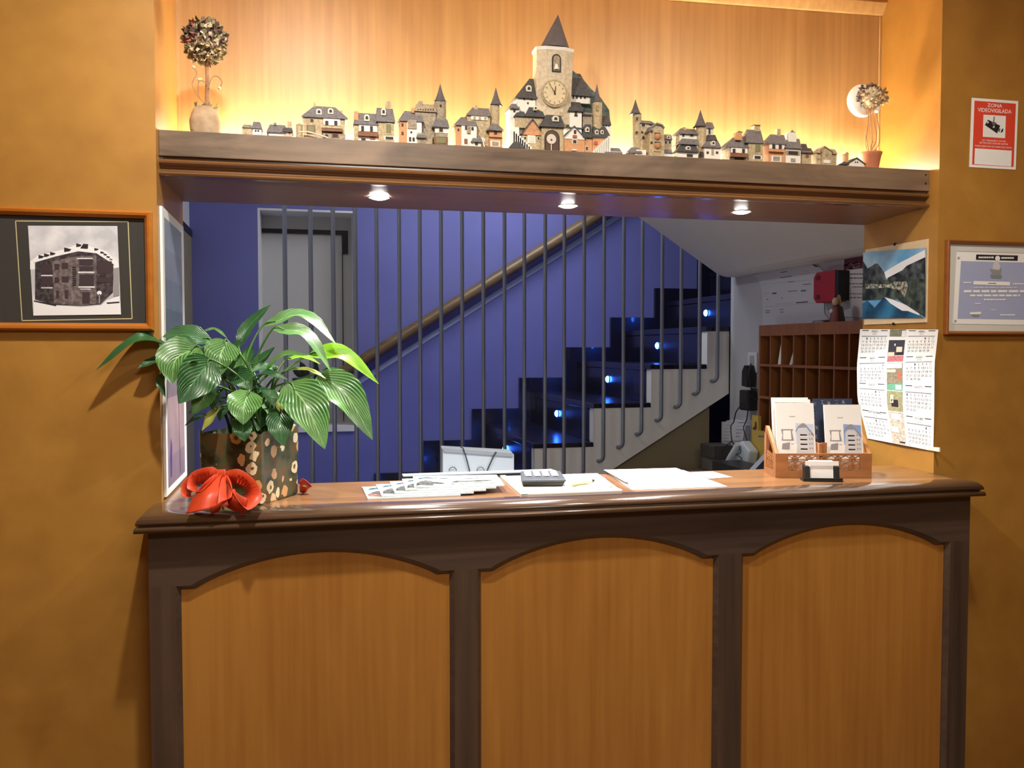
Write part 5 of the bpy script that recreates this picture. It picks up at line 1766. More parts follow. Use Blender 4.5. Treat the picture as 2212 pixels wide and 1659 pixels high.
# clear sleeve with cream papers
SLV = mat('clear_grey_plastic', (214, 214, 206), 0.2, coat=0.4)
sv = thing('document_tray', 'flat pale plastic folder with cream papers, lying at the middle of the counter', 'folder', (0.6, 0.03, ZT))
b = MB()
o = [(0.482, 0.196), (0.466, -0.098), (0.704, -0.098), (0.742, 0.19)]
slab(b, o, ZT + 0.0003, ZT + 0.0022, SLV)
b.build('plastic_sheet', sv)
b = MB()
zz = ZT + 0.0023
slab(b, [(0.466, -0.098), (0.704, -0.098), (0.708, -0.074), (0.468, -0.074)], zz, zz + .0016, PAPER)
slab(b, [(0.482, 0.196), (0.466, -0.098), (0.48, -0.098), (0.496, 0.196)], zz, zz + .0018, PAPER)
b.build('white_border', sv)
b = MB()
slab(b, [(0.515, -0.068), (0.688, -0.068), (0.70, -0.02), (0.62, -0.012), (0.55, -0.03)], zz, zz + .0025, PAPERC)
slab(b, [(0.60, -0.015), (0.66, -0.05), (0.70, -0.045), (0.725, 0.09), (0.64, 0.1)], zz + .0026, zz + .004, PAPERC)
b.build('cream_paper', sv)
# dark telephone handset style machine
ph = thing('card_terminal', 'small dark grey card terminal with white top lying on the clear folder', 'card terminal', (0.555, 0.07, ZT + .003))
b = MB()
z0 = zz + .0003
u0, u1 = (0.498, 0.016), (0.590, -0.002)
dirv = V((0.022, 0.11))
b.hexa([(u0[0], u0[1], z0), (u1[0], u1[1], z0), (u1[0] + dirv.x, u1[1] + dirv.y, z0), (u0[0] + dirv.x, u0[1] + dirv.y, z0),
        (u0[0] - .004, u0[1] - .004, z0 + .011), (u1[0] + .006, u1[1] - .003, z0 + .011), (u1[0] + dirv.x + .004, u1[1] + dirv.y, z0 + .013), (u0[0] + dirv.x, u0[1] + dirv.y, z0 + .013)], BLACKP)
b.build('base', ph, 0.002)
b = MB()
b.hexa([(u0[0] - .006, u0[1] - .006, z0 + .0112), (u1[0] + .008, u1[1] - .005, z0 + .0112), (u1[0] + dirv.x + .006, u1[1] + dirv.y, z0 + .0132), (u0[0] + dirv.x - .002, u0[1] + dirv.y, z0 + .0132),
        (u0[0] - .004, u0[1] - .004, z0 + .0165), (u1[0] + .007, u1[1] - .004, z0 + .0165), (u1[0] + dirv.x + .005, u1[1] + dirv.y, z0 + .021), (u0[0] + dirv.x - .001, u0[1] + dirv.y, z0 + .021)], DGREY)
b.build('body', ph, 0.002)
for r in range(3):
    for c in range(4):
        p = V(u0) + V((0.014 + c * .021, .018)) + dirv * (.1 + r * .26) + V((0, -.004 * c))
        b = MB()
        zk = z0 + .0187 + .0024 * (.16 + .1 + r * .26)
        b.box(p.x, p.x + .014, p.y, p.y + .02, zk, zk + .0022, PAPER)
        b.build('key', ph)
# cream marker pen
pn = thing('pen', 'short cream pen with a black tip lying beside the dark card terminal', 'pen', (0.63, -0.01, ZT + .006))
b = MB()
p0, p1 = V((0.602, -0.028, ZT + 0.0125)), V((0.662, 0.0, ZT + .0125))
b.ring([p0, p0 + (p1 - p0) * .1, p0 + (p1 - p0) * .8, p1], [.004, .0058, .0055, .0042], 12, mat('cream_plastic', (238, 228, 196), 0.35))
b.build('barrel', pn)
b = MB()
d_ = (p1 - p0).normalized()
b.ring([p1, p1 + d_ * .003, p1 + d_ * .009], [.0042, .0042, .0028], 12, BLACKP)
b.build('tip', pn)

# white papers
def sheet(name, lbl, pts, z, m=PAPER, n=1, th=.0004, cat='paper', group='white sheets on the counter'):
    b = MB()
    slab(b, pts, z, z + th, m)
    c = sum((V(p) for p in pts), V((0, 0))) / 4
    return tag(b.build(name, None, loc=(c.x, c.y, z)), lbl, cat, group)


sheet('paper_sheet', 'lower white sheet under the paper pile, its corner jutting toward the counter edge', [(0.735, -0.078), (0.975, -0.082), (0.99, 0.205), (0.775, 0.21)], ZT + .0003, PAPERG)
sheet('paper_pile', 'thick pile of blank white paper on the counter, right of the clear folder', [(0.752, -0.058), (0.955, -0.062), (0.962, 0.198), (0.772, 0.202)], ZT + .0009, PAPER, th=.006, cat='paper pile', group=None)
sheet('paper_sheet', 'topmost loose white sheet lying askew on the paper pile', [(0.748, 0.0), (0.952, -0.05), (0.968, 0.2), (0.766, 0.21)], ZT + .0072, PAPER)
nt_ = thing('note_sheet', 'small white printed note behind the paper pile, right', 'note', (1.0, 0.12, ZT))
b = MB()
slab(b, [(0.985, 0.04), (1.055, 0.05), (1.052, 0.155), (0.99, 0.155)], ZT + .001, ZT + .0014, PAPER)
b.build('paper', nt_)
a = Art(lambda x, y: V((x, y, ZT + .0014)), (0, 0, 1), .0001)
for k in range(4):
    a.words(INKL, 0.998, 1.045, 0.065 + k * .02, .004, k)
a.poly(INKG, [(1.0, .138), (1.012, .138), (1.012, .148), (1.0, .148)], False)
a.build('note_print', nt_)

# ------------------------------------------------------------------ carved wooden leaflet box
bx = thing('leaflet_box', 'carved openwork wooden box holding leaflets, at the right end of the counter', 'leaflet box', (1.28, 0.04, ZT))
X0, X1, Y0, Y1 = 1.161, 1.406, 0.022, 0.124
BM = Matrix.Translation((X0, Y0, 0)) @ Matrix.Rotation(math.radians(-13), 4, 'Z') @ Matrix.Translation((-X0, -Y0, 0))
MB.DEF = BM
TH = 0.008
zt0, ZF, ZBK = ZT + .0002, ZT + 0.062, ZT + 0.125


def lattice(b, P, w, h, m, n=4, rows=2):
    """openwork band: crossing bars with small rosettes; P(s,t,d) maps to the world"""
    def bar(a, c, t=.0022):
        A_, C_ = V((a[0], a[1])), V((c[0], c[1]))
        d = (C_ - A_).normalized()
        nn = V((-d.y, d.x)) * t / 2
        q = [A_ - nn, C_ - nn, C_ + nn, A_ + nn]
        b.hexa([P(p.x, p.y, 0.0015) for p in q] + [P(p.x, p.y, .0065) for p in q], m)
    cw, ch = w / n, h / rows
    for i in range(n):
        for j in range(rows):
            x, y = i * cw, j * ch
            bar((x, y), (x + cw, y + ch)); bar((x, y + ch), (x + cw, y))
            bar((x + cw / 2, y), (x + cw / 2, y + ch), .002); bar((x, y + ch / 2), (x + cw, y + ch / 2), .002)
            c = (x + cw / 2, y + ch / 2)
            k = 10
            pts = [(c[0] + cw * .25 * math.cos(2 * PI * t / k), c[1] + cw * .25 * math.sin(2 * PI * t / k)) for t in range(k)]
            inn = [(c[0] + cw * .17 * math.cos(2 * PI * t / k), c[1] + cw * .17 * math.sin(2 * PI * t / k)) for t in range(k)]
            for t in range(k):
                t2 = (t + 1) % k
                q = [pts[t], pts[t2], inn[t2], inn[t]]
                b.hexa([P(p[0], p[1], .001) for p in q] + [P(p[0], p[1], .007) for p in q], m)


# front panel: solid frame with an openwork field
b = MB()
fx0, fx1, fz0, fz1 = X0 + .032, X1 - .030, ZT + .018, ZF - .006
b.box(X0, X1, Y0, Y0 + TH, zt0, fz0, BOXW); b.box(X0, X1, Y0, Y0 + TH, fz1, ZF, BOXW)
b.box(X0, fx0, Y0, Y0 + TH, fz0, fz1, BOXW); b.box(fx1, X1, Y0, Y0 + TH, fz0, fz1, BOXW)
b.build('front_panel', bx)
b = MB()
lattice(b, lambda s, t, d: V((fx0 + s, Y0 + d, fz0 + t)), fx1 - fx0, fz1 - fz0, BOXW, 5, 2)
b.build('front_fretwork', bx)
b = MB(); b.box(X0, X1, Y1 - TH, Y1, zt0, ZBK - .02, BOXW); b.build('back_panel', bx)
b = MB(); b.box(X0 + TH, X1 - TH, Y0 + TH, Y1 - TH, zt0, zt0 + .005, BOXW); b.build('bottom_panel', bx)
for x0, nm in ((X0, 'side_panel'), (X1 - TH, 'side_panel')):
    b = MB()
    hf, hb = ZF, ZBK
    ys = [Y0 + TH, Y0 + .022, Y1 - .018, Y1 - TH]
    # frame of the sloping side, with an open field
    lo_, hi = zt0 + .016, lambda y: hf + (hb - hf) * max(0, min(1, (y - Y0 - .012) / (Y1 - Y0 - .03))) ** .8
    b.prism([(ys[0], zt0), (ys[3], zt0), (ys[3], lo_), (ys[0], lo_)], x0, x0 + TH, BOXW, 'X')
    b.prism([(ys[0], lo_), (ys[1], lo_), (ys[1], hi(ys[1])), (ys[0], hi(ys[0]))], x0, x0 + TH, BOXW, 'X')
    b.prism([(ys[2], lo_), (ys[3], lo_), (ys[3], hb), (ys[2], hi(ys[2]))], x0, x0 + TH, BOXW, 'X')
    N = 6
    for i in range(N):
        ya, yb = ys[1] + (ys[2] - ys[1]) * i / N, ys[1] + (ys[2] - ys[1]) * (i + 1) / N
        b.prism([(ya, hi(ya) - .014), (yb, hi(yb) - .014), (yb, hi(yb)), (ya, hi(ya))], x0, x0 + TH, BOXW, 'X')
    b.build(nm, bx)
    b = MB()
    lattice(b, lambda s, t, d, x0=x0: V((x0 + d, ys[1] + s, lo_ + t * (1 + .25 * s / (ys[2] - ys[1])))), ys[2] - ys[1], fz1 - lo_ - .004, BOXW, 4, 2)
    b.build('side_fretwork', bx)
b = MB(); b.box(X0 + .113, X0 + .120, Y0 + TH, Y1 - TH, zt0 + .005, ZT + .086, BOXW); b.build('divider', bx)
b = MB(); b.box(X0 + .1215, X0 + .135, Y0 + .014, Y0 + .019, zt0 + .005, ZT + .088, BOXW); b.build('cross_rail', bx)


# leaflets standing in the box, leaning back
def standing(name, lbl, x0, x1, y, h, lean, m=PAPER, art=None, roll=0.0, th=.004, group='leaflets in the carved box'):
    t = thing(name, lbl, 'leaflet', ((x0 + x1) / 2, y, ZT + .006), group)
    up = V((math.sin(roll), math.sin(lean), math.cos(lean))).normalized()
    rt = V((math.cos(roll), 0, -math.sin(roll)))
    nn = rt.cross(up).normalized()
    if nn.y > 0:
        nn = -nn
    o = V((x0, y, ZT + .0062))
    w = x1 - x0
    P = lambda s, q: o + rt * (w * s) + up * (h * q)
    b = MB()
    b.hexa([P(0, 0), P(1, 0), P(1, 0) - nn * th, P(0, 0) - nn * th, P(0, 1), P(1, 1), P(1, 1) - nn * th, P(0, 1) - nn * th], m)
    b.build('paper', t)
    if art:
        a = Art(P, nn, .00015)
        art(a)
        a.build('picture', t)
    return t


SKYB = mat('leaflet_blue_sky', (140, 170, 226), 0.4)
def hotel(sky):
    def go(a):
        P0 = a.mp
        a.mp = lambda s, q: P0(s, .30 + (q - .16) * .875)
        x0, x1 = .50, .97
        a.poly(sky, [(x0, .30), (x1, .36), (x1, .62), (x0, .64)])
        a.poly(PAPERG, [(x0, .16), (x0 + .05, .50), (.62, .545), (.80, .54), (x1, .40), (x1, .16)])
        a.poly(PMID, [(x0, .48), (.57, .56), (.78, .57), (.97, .41), (.97, .455), (.79, .60), (.72, .64), (.66, .63), (.56, .585), (x0, .52)])
        for i in range(4):
            z = .21 + i * .075
            a.poly(PDARK, [(.61, z), (.79, z), (.79, z + .022), (.61, z + .026)], False)
            a.poly(PAPER, [(.60, z - .012), (.80, z - .012), (.80, z - .002), (.60, z - .002)], False)
            for x in (.84, .90): a.poly(PMID, [(x, z + .01), (x + .03, z + .006), (x + .03, z + .036), (x, z + .04)], False)
        a.k += 1
        a.poly(PMID, [(.12, .36), (.44, .36), (.40, .50), (.44, .54), (.12, .54), (.15, .44)])
        a.poly(PAPER, [(.16, .375), (.38, .375), (.37, .52), (.17, .52)])
        a.poly(PMID, [(.12, .22), (.32, .22), (.34, .33), (.14, .31)], False); a.words(INKG, .36, .44, .30, .008, 3)
        a.words(INKL, .35, .5, .74, .010, 5)
    return go


standing('leaflet', 'dark blue flowered leaflet standing at the back of the carved box, right half', X0 + .122, X0 + .225, Y0 + .062, .192, .12, mat('navy_leaflet', (48, 58, 84), 0.4),
         lambda a: [a.poly(PAPERG, [(x + r * math.cos(t * PI / 4) * (1 if t % 2 else .45), y + r * .75 * math.sin(t * PI / 4) * (1 if t % 2 else .45)) for t in range(8)], False) for x, y, r in ((.05, .93, .05), (.04, .78, .06), (.08, .6, .06), (.04, .48, .07), (.25, .95, .06), (.4, .94, .07), (.6, .95, .06), (.78, .96, .06), (.03, .7, .04))])
standing('leaflet', 'white leaflet tilted at the back left of the carved box', X0 + .012, X0 + .108, Y0 + .052, .196, .16, PAPER, None, .0)
standing('leaflet', 'white leaflet with a thin grey top line, second from front, left in the carved box', X0 + .010, X0 + .108, Y0 + .034, .192, .17, PAPER, lambda a: a.words(INKG, .06, .9, .955, .006, 2), .0)
standing('leaflet', 'leaflet with a faded hotel picture at the front left of the carved box', X0 + .011, X0 + .110, Y0 + .013, .184, .18, PAPER, hotel(mat('leaflet_pale_sky', (205, 218, 240), 0.4)), .0)
standing('leaflet', 'leaflet picturing a corner building under blue sky, front right of the carved box', X0 + .136, X0 + .232, Y0 + .013, .180, .18, PAPER, hotel(SKYB), .0)

# business card holder
MB.DEF = Matrix.Translation((1.195, -.052, 0)) @ Matrix.Rotation(math.radians(-18), 4, 'Z') @ Matrix.Translation((-1.197, .078, 0))
ch = thing('card_holder', 'small black holder with blank white cards in front of the carved box', 'card holder', (1.245, -.062, ZT))
cx0, cx1, cyf = 1.197, 1.292, -.078
b = MB()
b.box(cx0, cx1, cyf, cyf + .034, ZT + .0002, ZT + .004, BLACKP); b.box(cx0, cx1, cyf, cyf + .003, ZT + .004, ZT + .009, BLACKP)
b.build('base', ch, .0008)
for x in (cx0 + .006, cx1 - .018):
    b = MB()
    b.prism([(cyf + .006, ZT + .004), (cyf + .034, ZT + .004), (cyf + .040, ZT + .038), (cyf + .034, ZT + .038), (cyf + .012, ZT + .036)], x, x + .012, BLACKP, 'X')
    b.build('upright', ch, .0008)
cds = thing('card_stack', 'stack of blank white cards standing in the small black holder', 'business cards', (1.245, -.06, ZT + .005))
b = MB()
b.hexa([(1.2165, cyf + .0125, ZT + .0045), (1.2725, cyf + .0125, ZT + .0045), (1.2725, cyf + .030, ZT + .0045), (1.2165, cyf + .030, ZT + .0045),
        (1.2165, cyf + .019, ZT + .049), (1.2725, cyf + .019, ZT + .049), (1.2725, cyf + .036, ZT + .049), (1.2165, cyf + .036, ZT + .049)], PAPER)
b.build('cards', cds)
b = MB()
b.hexa([(1.204, cyf + .0095, ZT + .039), (1.284, cyf + .0095, ZT + .039), (1.284, cyf + .0112, ZT + .039), (1.204, cyf + .0112, ZT + .039),
        (1.204, cyf + .0105, ZT + .0495), (1.284, cyf + .0105, ZT + .0495), (1.284, cyf + .0122, ZT + .0495), (1.204, cyf + .0122, ZT + .0495)], PAPER)
b.build('front_card', cds)
MB.DEF = None
# ------------------------------------------------------------------ behind the counter
DESK = mat('office_desk_top', (96, 84, 72), 0.5, var=0.1, vs=10)
dk = thing('office_desk', 'plain brown desk just behind the counter, carrying the computer screen and the white portfolio', 'desk', (.5, .7, 0))
b = MB(); b.box(0.0, 1.2, 0.3, 1.0, .722, .75, DESK); b.build('desk_top', dk)
for x in (0.03, 1.13):
    b = MB(); b.box(x, x + .04, .34, .96, 0, .722, DESK); b.build('leg', dk)
mo = thing('computer_screen', 'back of a dark computer screen with a silver top edge, just behind the counter', 'computer screen', (.48, .5, .75))
xa, xb = py(868, 1020, .5).x, py(1192, 1022, .5).x
zt = py(1000, 1019, .5).z
b = MB(); b.box(xa, xb, .475, .497, .84, zt - .006, DGREY); b.build('casing', mo, .003)
b = MB(); b.box(xa, xb, .472, .502, zt - .006, zt, ALU); b.build('top_edge', mo, .0015)
b = MB(); b.box(xa + .008, xb - .008, .4975, .499, .85, zt - .012, mat('added_screen_glow', (230, 236, 245), 0.4, emit=(236, 240, 250), es=4.0)); b.build('display', mo)  # unseen display side; its glow is added to brighten the stair underside
b = MB(); b.box((xa + xb) / 2 - .03, (xa + xb) / 2 + .03, .455, .475, .752, .95, DGREY); b.box((xa + xb) / 2 - .12, (xa + xb) / 2 + .12, .40, .56, .7502, .758, DGREY); b.build('stand', mo)

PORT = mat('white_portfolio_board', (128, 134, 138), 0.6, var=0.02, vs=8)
pf = thing('portfolio_case', 'white portfolio case with thin black handles standing behind the screen', 'portfolio', (.55, .8, .75))
q = [py(955, 1018, .78), py(1108, 1018, .78)]
zl, zr = py(958, 967, .78).z, py(1112, 979, .78).z
b = MB()
x0, x1 = q[0].x, py(1111, 985, .78).x
b.hexa([(x0, .78, .7502), (x1, .78, .7502), (x1, .83, .7502), (x0, .83, .7502), (x0 + .002, .78, zl - .006), (x1, .78, zr - .004), (x1 - .004, .83, zr + .008), (x0 + .002, .83, zl + .002)], PORT)
b.build('body', pf, .003)
b = MB()
x0b = x0 + .004
b.hexa([(x0b, .774, zl - .012), (x1 - .006, .774, zr - .010), (x1 - .006, .7795, zr - .010), (x0b, .7795, zl - .012), (x0b, .774, zl - .002), (x1 - .006, .774, zr + .000), (x1 - .006, .7795, zr + .000), (x0b, .7795, zl - .002)], mat('portfolio_edge', (96, 100, 104), 0.5))
b.build('flap_edge', pf)
for pts in ([(995, 966), (1000, 968), (1008, 992), (1014, 1016), (1016, 1034)], [(1072, 976), (1066, 986), (1055, 1010), (1046, 1034)]):
    b = MB(); b.ring([py(u, v, .771) for u, v in pts], .0022, 6, BLACKP); b.build('handle', pf)
for u in (966, 1026):
    b = MB(); c = py(u + 12, 1017, .773); b.ring([c + V((.012 * math.cos(t * PI / 6), 0, .012 * math.sin(t * PI / 6))) for t in range(7)], .0012, 6, BLACKP); b.build('eyelet', pf)

# side cupboard under the key rack
sd = thing('side_cupboard', 'low brown cupboard along the right office wall, under the key rack', 'cupboard', (1.7, 1.2, 0))
b = MB(); b.box(1.46, XW - .001, .7, 1.76, 0, .90, RACK); b.build('body', sd)
b = MB(); b.box(1.44, XW - .001, .69, 1.77, .90, .925, DESK); b.build('top', sd, .003)
ST = .925

# key rack: open pigeonholes on the wall
kr = thing('key_rack', 'reddish wooden rack of open pigeonholes on the right office wall', 'key rack', (1.87, .95, 1.2))
XF = 1.815
yA = px(1639, 760, XF).y
yB_ = 0.50
zT = px(1640, 703, XF).z
zs = [px(1640, 726, XF).z, px(1640, 788, XF).z, px(1640, 857, XF).z]
pitch = zs[1] - zs[2]
levels = [zs[0], zs[1], zs[2], zs[2] - pitch, zs[2] - 2 * pitch]
b = MB(); b.box(XW - .012, XW - .001, yB_, yA, levels[-1] - .01, zT - .01, RACK); b.build('back_panel', kr)
b = MB()
b.prism([(yB_, zT), (yA, zT), (yA, zs[0]), (yB_, zs[0])], XF, XF + .014, RACK, 'X')
b.build('top_board', kr)
b = MB(); b.box(XF + .014, XW - .012, yB_, yA, zs[0], zs[0] + .01, RACK); b.build('top_shelf', kr)
for z in levels[1:]:
    b = MB(); b.box(XF - .002, XW - .012, yB_, yA - .012, z - .006, z + .004, RACK); b.build('shelf', kr)
b = MB(); b.box(XF, XW - .012, yA - .012, yA, levels[-1] - .01, zs[0], RACK); b.build('end_panel', kr)
ys = [px(u, 760, XF).y for u in (1663, 1687, 1713, 1740, 1769, 1801, 1833)] + [.63, .56]
for y in ys:
    for k in range(len(levels) - 1):
        b = MB(); b.box(XF + .002, XW - .012, y - .004, y + .004, levels[k + 1] + .004, levels[k] - (.006 if k else 0), RACK); b.build('divider', kr)
b = MB(); b.box(XF, XW - .012, yB_, yB_ + .012, levels[-1] - .01, zs[0], RACK); b.build('end_panel', kr)
# cards in the pigeonholes
def slip(lbl, u0, u1, v0, v1, m, x, name='key_card'):
    p, q = px(u0, v1, x), px(u1, v0, x)
    b = MB()
    b.hexa([(x, p.y, levels[1] + .0042), (x, q.y, levels[1] + .0042), (x + .001, q.y, levels[1] + .0042), (x + .001, p.y, levels[1] + .0042), (x + .012, p.y - .004, q.z), (x + .012, q.y, q.z - .01), (x + .013, q.y, q.z - .01), (x + .013, p.y - .004, q.z)], m)
    tag(b.build(name, None, loc=(x, p.y, levels[1])), lbl, 'card')
slip('plain white card leaning in the top row of the key rack', 1680, 1688, 738, 789, PAPER, XF + .02)
slip('small printed white tag in the key rack top row, right of the plain card', 1705, 1711, 762, 790, PAPERG, XF + .02, 'key_tag')

# things on top of the rack
RT0 = zT
def on_rack(u, v=700):
    return px(u, v, 1.865)
stt = thing('saint_figurine', 'small robed figurine with a golden halo, standing on top of the key rack', 'figurine', (1.862, on_rack(1808).y, zs[0] + .01))
y = on_rack(1808).y
zb = zs[0] + .0102
ztp = px(1810, 637, 1.862).z
hh = ztp - zb
FRED = mat('figurine_wine_robe', (112, 52, 52), 0.5); FOLV = mat('figurine_dark_cloak', (52, 46, 40), 0.5); FSK = mat('figurine_skin', (196, 170, 140), 0.5); FGD = mat('figurine_gold', (176, 156, 92), 0.35, 0.5)
b = MB(); b.lathe([(.028, zb), (.030, zb + hh * .06), (.024, zb + hh * .3), (.019, zb + hh * .55), (.017, zb + hh * .64), (.008, zb + hh * .70)], (1.862, y), FRED, 18); b.build('robe', stt)
b = MB()
vs = []
pr = [(.033, 0), (.034, .1), (.028, .4), (.022, .66), (.010, .74)]
for r, t in pr:
    for j in range(13):
        an = -PI * .35 + PI * 1.1 * j / 12 - PI / 2 + .9
        vs.append((1.862 + r * math.cos(an), y + r * math.sin(an), zb + hh * t))
b.add(vs, [(i * 13 + j, i * 13 + j + 1, (i + 1) * 13 + j + 1, (i + 1) * 13 + j) for i in range(4) for j in range(12)], FOLV, True); b.build('cloak', stt)
b = MB(); b.ball((1.858, y, zb + hh * .82), .0125, FSK, 14, 10, (1, 1, 1.2)); b.build('head', stt)
b = MB(); b.ball((1.846, y + .004, zb + hh * .56), .009, PAPERG, 10, 8); b.build('hands', stt)
b = MB(); b.disc((1.872, y, zb + hh * .83), (-1, .3, 0), .024, FGD, 24, .0025); b.build('halo', stt)
# toy car like small dark box beside it
cr = thing('model_car', 'small dark grey model car on top of the key rack beside the figurine', 'model car', (1.86, on_rack(1775).y, zb))
ya, yb = on_rack(1795).y, on_rack(1753).y
b = MB(); b.prism([(ya, zb + .008), (yb, zb + .008), (yb, zb + .022), (yb - (yb - ya) * .2, zb + .026), (yb - (yb - ya) * .32, zb + .042), (ya + (yb - ya) * .15, zb + .044), (ya, zb + .028)], 1.845, 1.885, DGREY, 'X'); b.build('body', cr, .002)
b = MB(); b.prism([(yb - (yb - ya) * .34, zb + .028), (yb - (yb - ya) * .39, zb + .040), (ya + (yb - ya) * .2, zb + .041), (ya + (yb - ya) * .15, zb + .028)], 1.8435, 1.8445, PMID, 'X'); b.build('side_window', cr)
for t in (.22, .78):
    for x in (1.8445, 1.8855):
        b = MB(); b.disc((x, ya + (yb - ya) * t, zb + .009), (1, 0, 0), .009, BLACKP, 16, .006 if x > 1.86 else -.004); b.build('wheel', cr)
for u, lbl in ((1737, 'little dark round pot with a white rim on the rack, next to the model car'), (1700, 'little brown ornament alone on the far left of the rack top')):
    c = on_rack(u)
    o = thing('rack_ornament', lbl, 'ornament', (1.86, c.y, zb), 'little ornaments on the key rack')
    b = MB(); b.lathe([(.010, zb), (.015, zb + .008), (.016, zb + .016), (.009, zb + .022)], (1.86, c.y), FOLV if u > 1710 else MBR, 16); b.build('body', o)
    b = MB(); b.lathe([(.010, zb + .022), (.011, zb + .025), (.007, zb + .027)], (1.86, c.y), PAPERG if u > 1710 else FOLV, 16); b.build('rim', o)

# printed sheets on the wall above the rack
ws = thing('wall_notice', 'large white printed notice with a rounded top corner, on the wall above the key rack', 'notice', (XW, 1.3, 1.7))
nm_ = lambda cx, cy: px(1580 + cx / 7.373, 540 + cy / 7.373, XW - .003)
a = Art(nm_, (-1, 0, 0), .0002)
NOT = mat('notice_paper', (192, 192, 200), 0.6)
a.poly(NOT, [(330, 395), (640, 325), (1320, 200), (1400, 260), (1470, 330), (1480, 1000), (1580, 1160), (500, 1230), (490, 700), (470, 580), (440, 500), (390, 430)])
for i, (x0, x1, y, h_) in enumerate(((330, 450, 372, 22), (690, 905, 310, 22), (790, 890, 352, 14), (780, 960, 440, 12), (480, 1260, 540, 6), (900, 1000, 505, 12), (650, 720, 680, 26), (900, 1050, 655, 10), (1110, 1190, 640, 24), (1140, 1270, 545, 12), (530, 600, 690, 8), (700, 980, 860, 8), (1030, 1220, 830, 22), (520, 1460, 905, 6), (540, 620, 965, 10), (760, 840, 945, 10), (540, 610, 995, 10), (780, 830, 985, 12), (560, 590, 780, 14), (790, 820, 760, 10), (1120, 1260, 385, 8), (1120, 1240, 345, 8))):
    sl_ = -.17 if y < 450 else -.08
    a.b.add([a.mp(x, yy) + V((-.0006, 0, 0)) for x, yy in ((x0, y), (x1, y + sl_ * (x1 - x0)), (x1, y + h_ + sl_ * (x1 - x0)), (x0, y + h_))], [(0, 1, 2, 3)], INKG if h_ > 9 else INKL)
a.poly(INK, [(1262, 220), (1300, 212), (1400, 268), (1345, 270)], False)
a.build('paper', ws)
wp = thing('wall_poster', 'white poster with a dark red wavy top band, half hidden behind the mountain picture', 'poster', (XW, .85, 1.7))
a = Art(nm_, (-1, 0, 0), .0002)
a.poly(mat('poster_paper', (206, 202, 202), 0.6), [(1800, 150), (2240, 70), (2240, 1080), (1740, 1060), (1745, 500)])
WINE = mat('poster_dark_red', (92, 36, 44), 0.6)
a.poly(WINE, [(1800, 150), (2240, 65), (2240, 270), (1785, 330)])
for r in range(2):
    for i in range(4):
        x, yv = 1830 + i * 105 + r * 50, 195 - i * 19 + r * 62
        a.poly(PAPERG, [(x - 50, yv + 20), (x, yv + 45), (x + 60, yv - 5), (x + 60, yv + 15), (x, yv + 70), (x - 50, yv + 42)], False)
a.k += 1
for i, (x0, y) in enumerate(((1890, 375), (1860, 440), (1860, 530), (1930, 580), (1860, 690), (1830, 750))):
    a.words(INK if i < 2 else INKG, x0, 2200, y, 16, i)
a.build('paper', wp)
# red alarm box
ra = thing('red_wall_box', 'dark red box with cut corners fixed to the wall over the key rack', 'wall box', (1.9, 1.0, 1.7))
ya, yb = px(1757, 620, XW - .05).y, px(1803, 620, XW - .05).y
za, zb2 = px(1760, 655, XW - .05).z, px(1760, 589, XW - .05).z
REDB = mat('dark_red_plastic', (158, 30, 36), 0.45)
k = .018
b = MB(); b.prism([(ya, za + k), (ya - k, za), (yb, za), (yb, zb2), (ya - k, zb2), (ya, zb2 - k)], XW - .05, XW - .0005, REDB, 'X'); b.build('case', ra, .003)
for z in (za + .022, zb2 - .022):
    b = MB(); b.box(XW - .052, XW - .05, ya - .042, ya - .020, z - .008, z + .008, mat('red_box_slot', (92, 16, 20), 0.5)); b.build('slot', ra)
b = MB(); b.box(XW - .048, XW - .0005, yb - .02, yb - .0005, za + .004, zb2 - .004, BLACKP); b.build('side_cover', ra)

# wall socket and chargers
so = thing('wall_socket', 'white wall socket left of the key rack', 'socket', (XW, 1.6, 1.4))
c = px(1626, 783, XW - .004)
b = MB(); b.box(XW - .008, XW - .0005, c.y - .04, c.y + .04, c.z - .045, c.z + .045, PAPERG); b.build('plate', so, .002)
b = MB(); b.box(XW - .0095, XW - .008, c.y - .02, c.y + .02, c.z - .02, c.z + .03, INKL); b.build('insert', so)
ad = thing('charger', 'black plug adapter hanging from the white wall socket', 'charger', (XW - .03, c.y, c.z - .06))
p = px(1617, 812, XW - .03)
b = MB(); b.prism([(p.y + .028, p.z - .045), (p.y - .022, p.z - .05), (p.y - .022, p.z + .02), (p.y - .012, p.z + .045), (p.y + .004, p.z + .048), (p.y + .026, p.z + .022)], XW - .05, XW - .0085, BLACKP, 'X'); b.build('body', ad, .003)
b = MB(); b.ring(spline([(XW - .02, c.y - .016, c.z - .005), (XW - .05, c.y - .05, c.z - .05), (XW - .03, c.y - .045, c.z - .13), (XW - .012, c.y - .02, c.z - .125)], 14), .003, 6, BLACKP); b.build('cord', ad)
a2 = thing('power_block', 'black multiway power block with cords, low on the wall under the socket', 'power block', (XW, 1.6, 1.25))
p = px(1614, 862, XW - .03)
b = MB(); b.box(XW - .05, XW - .0005, p.y - .04, p.y + .038, p.z - .05, p.z + .04, BLACKP); b.build('body', a2, .006)
for pts in ([(1604, 872), (1590, 890), (1585, 912), (1579, 920), (1580, 945), (1584, 958), (1598, 966)], [(1616, 880), (1613, 905), (1606, 925), (1612, 945), (1614, 962), (1600, 978)], [(1622, 846), (1628, 840), (1636, 842)], [(1622, 862), (1630, 862), (1638, 863)]):
    b = MB(); b.ring(spline([px(u, v, XW - (.03 if v < 868 else .062 if v < 945 else .13)) for u, v in pts], 16), .0026, 6, BLACKP); b.build('cord', a2)

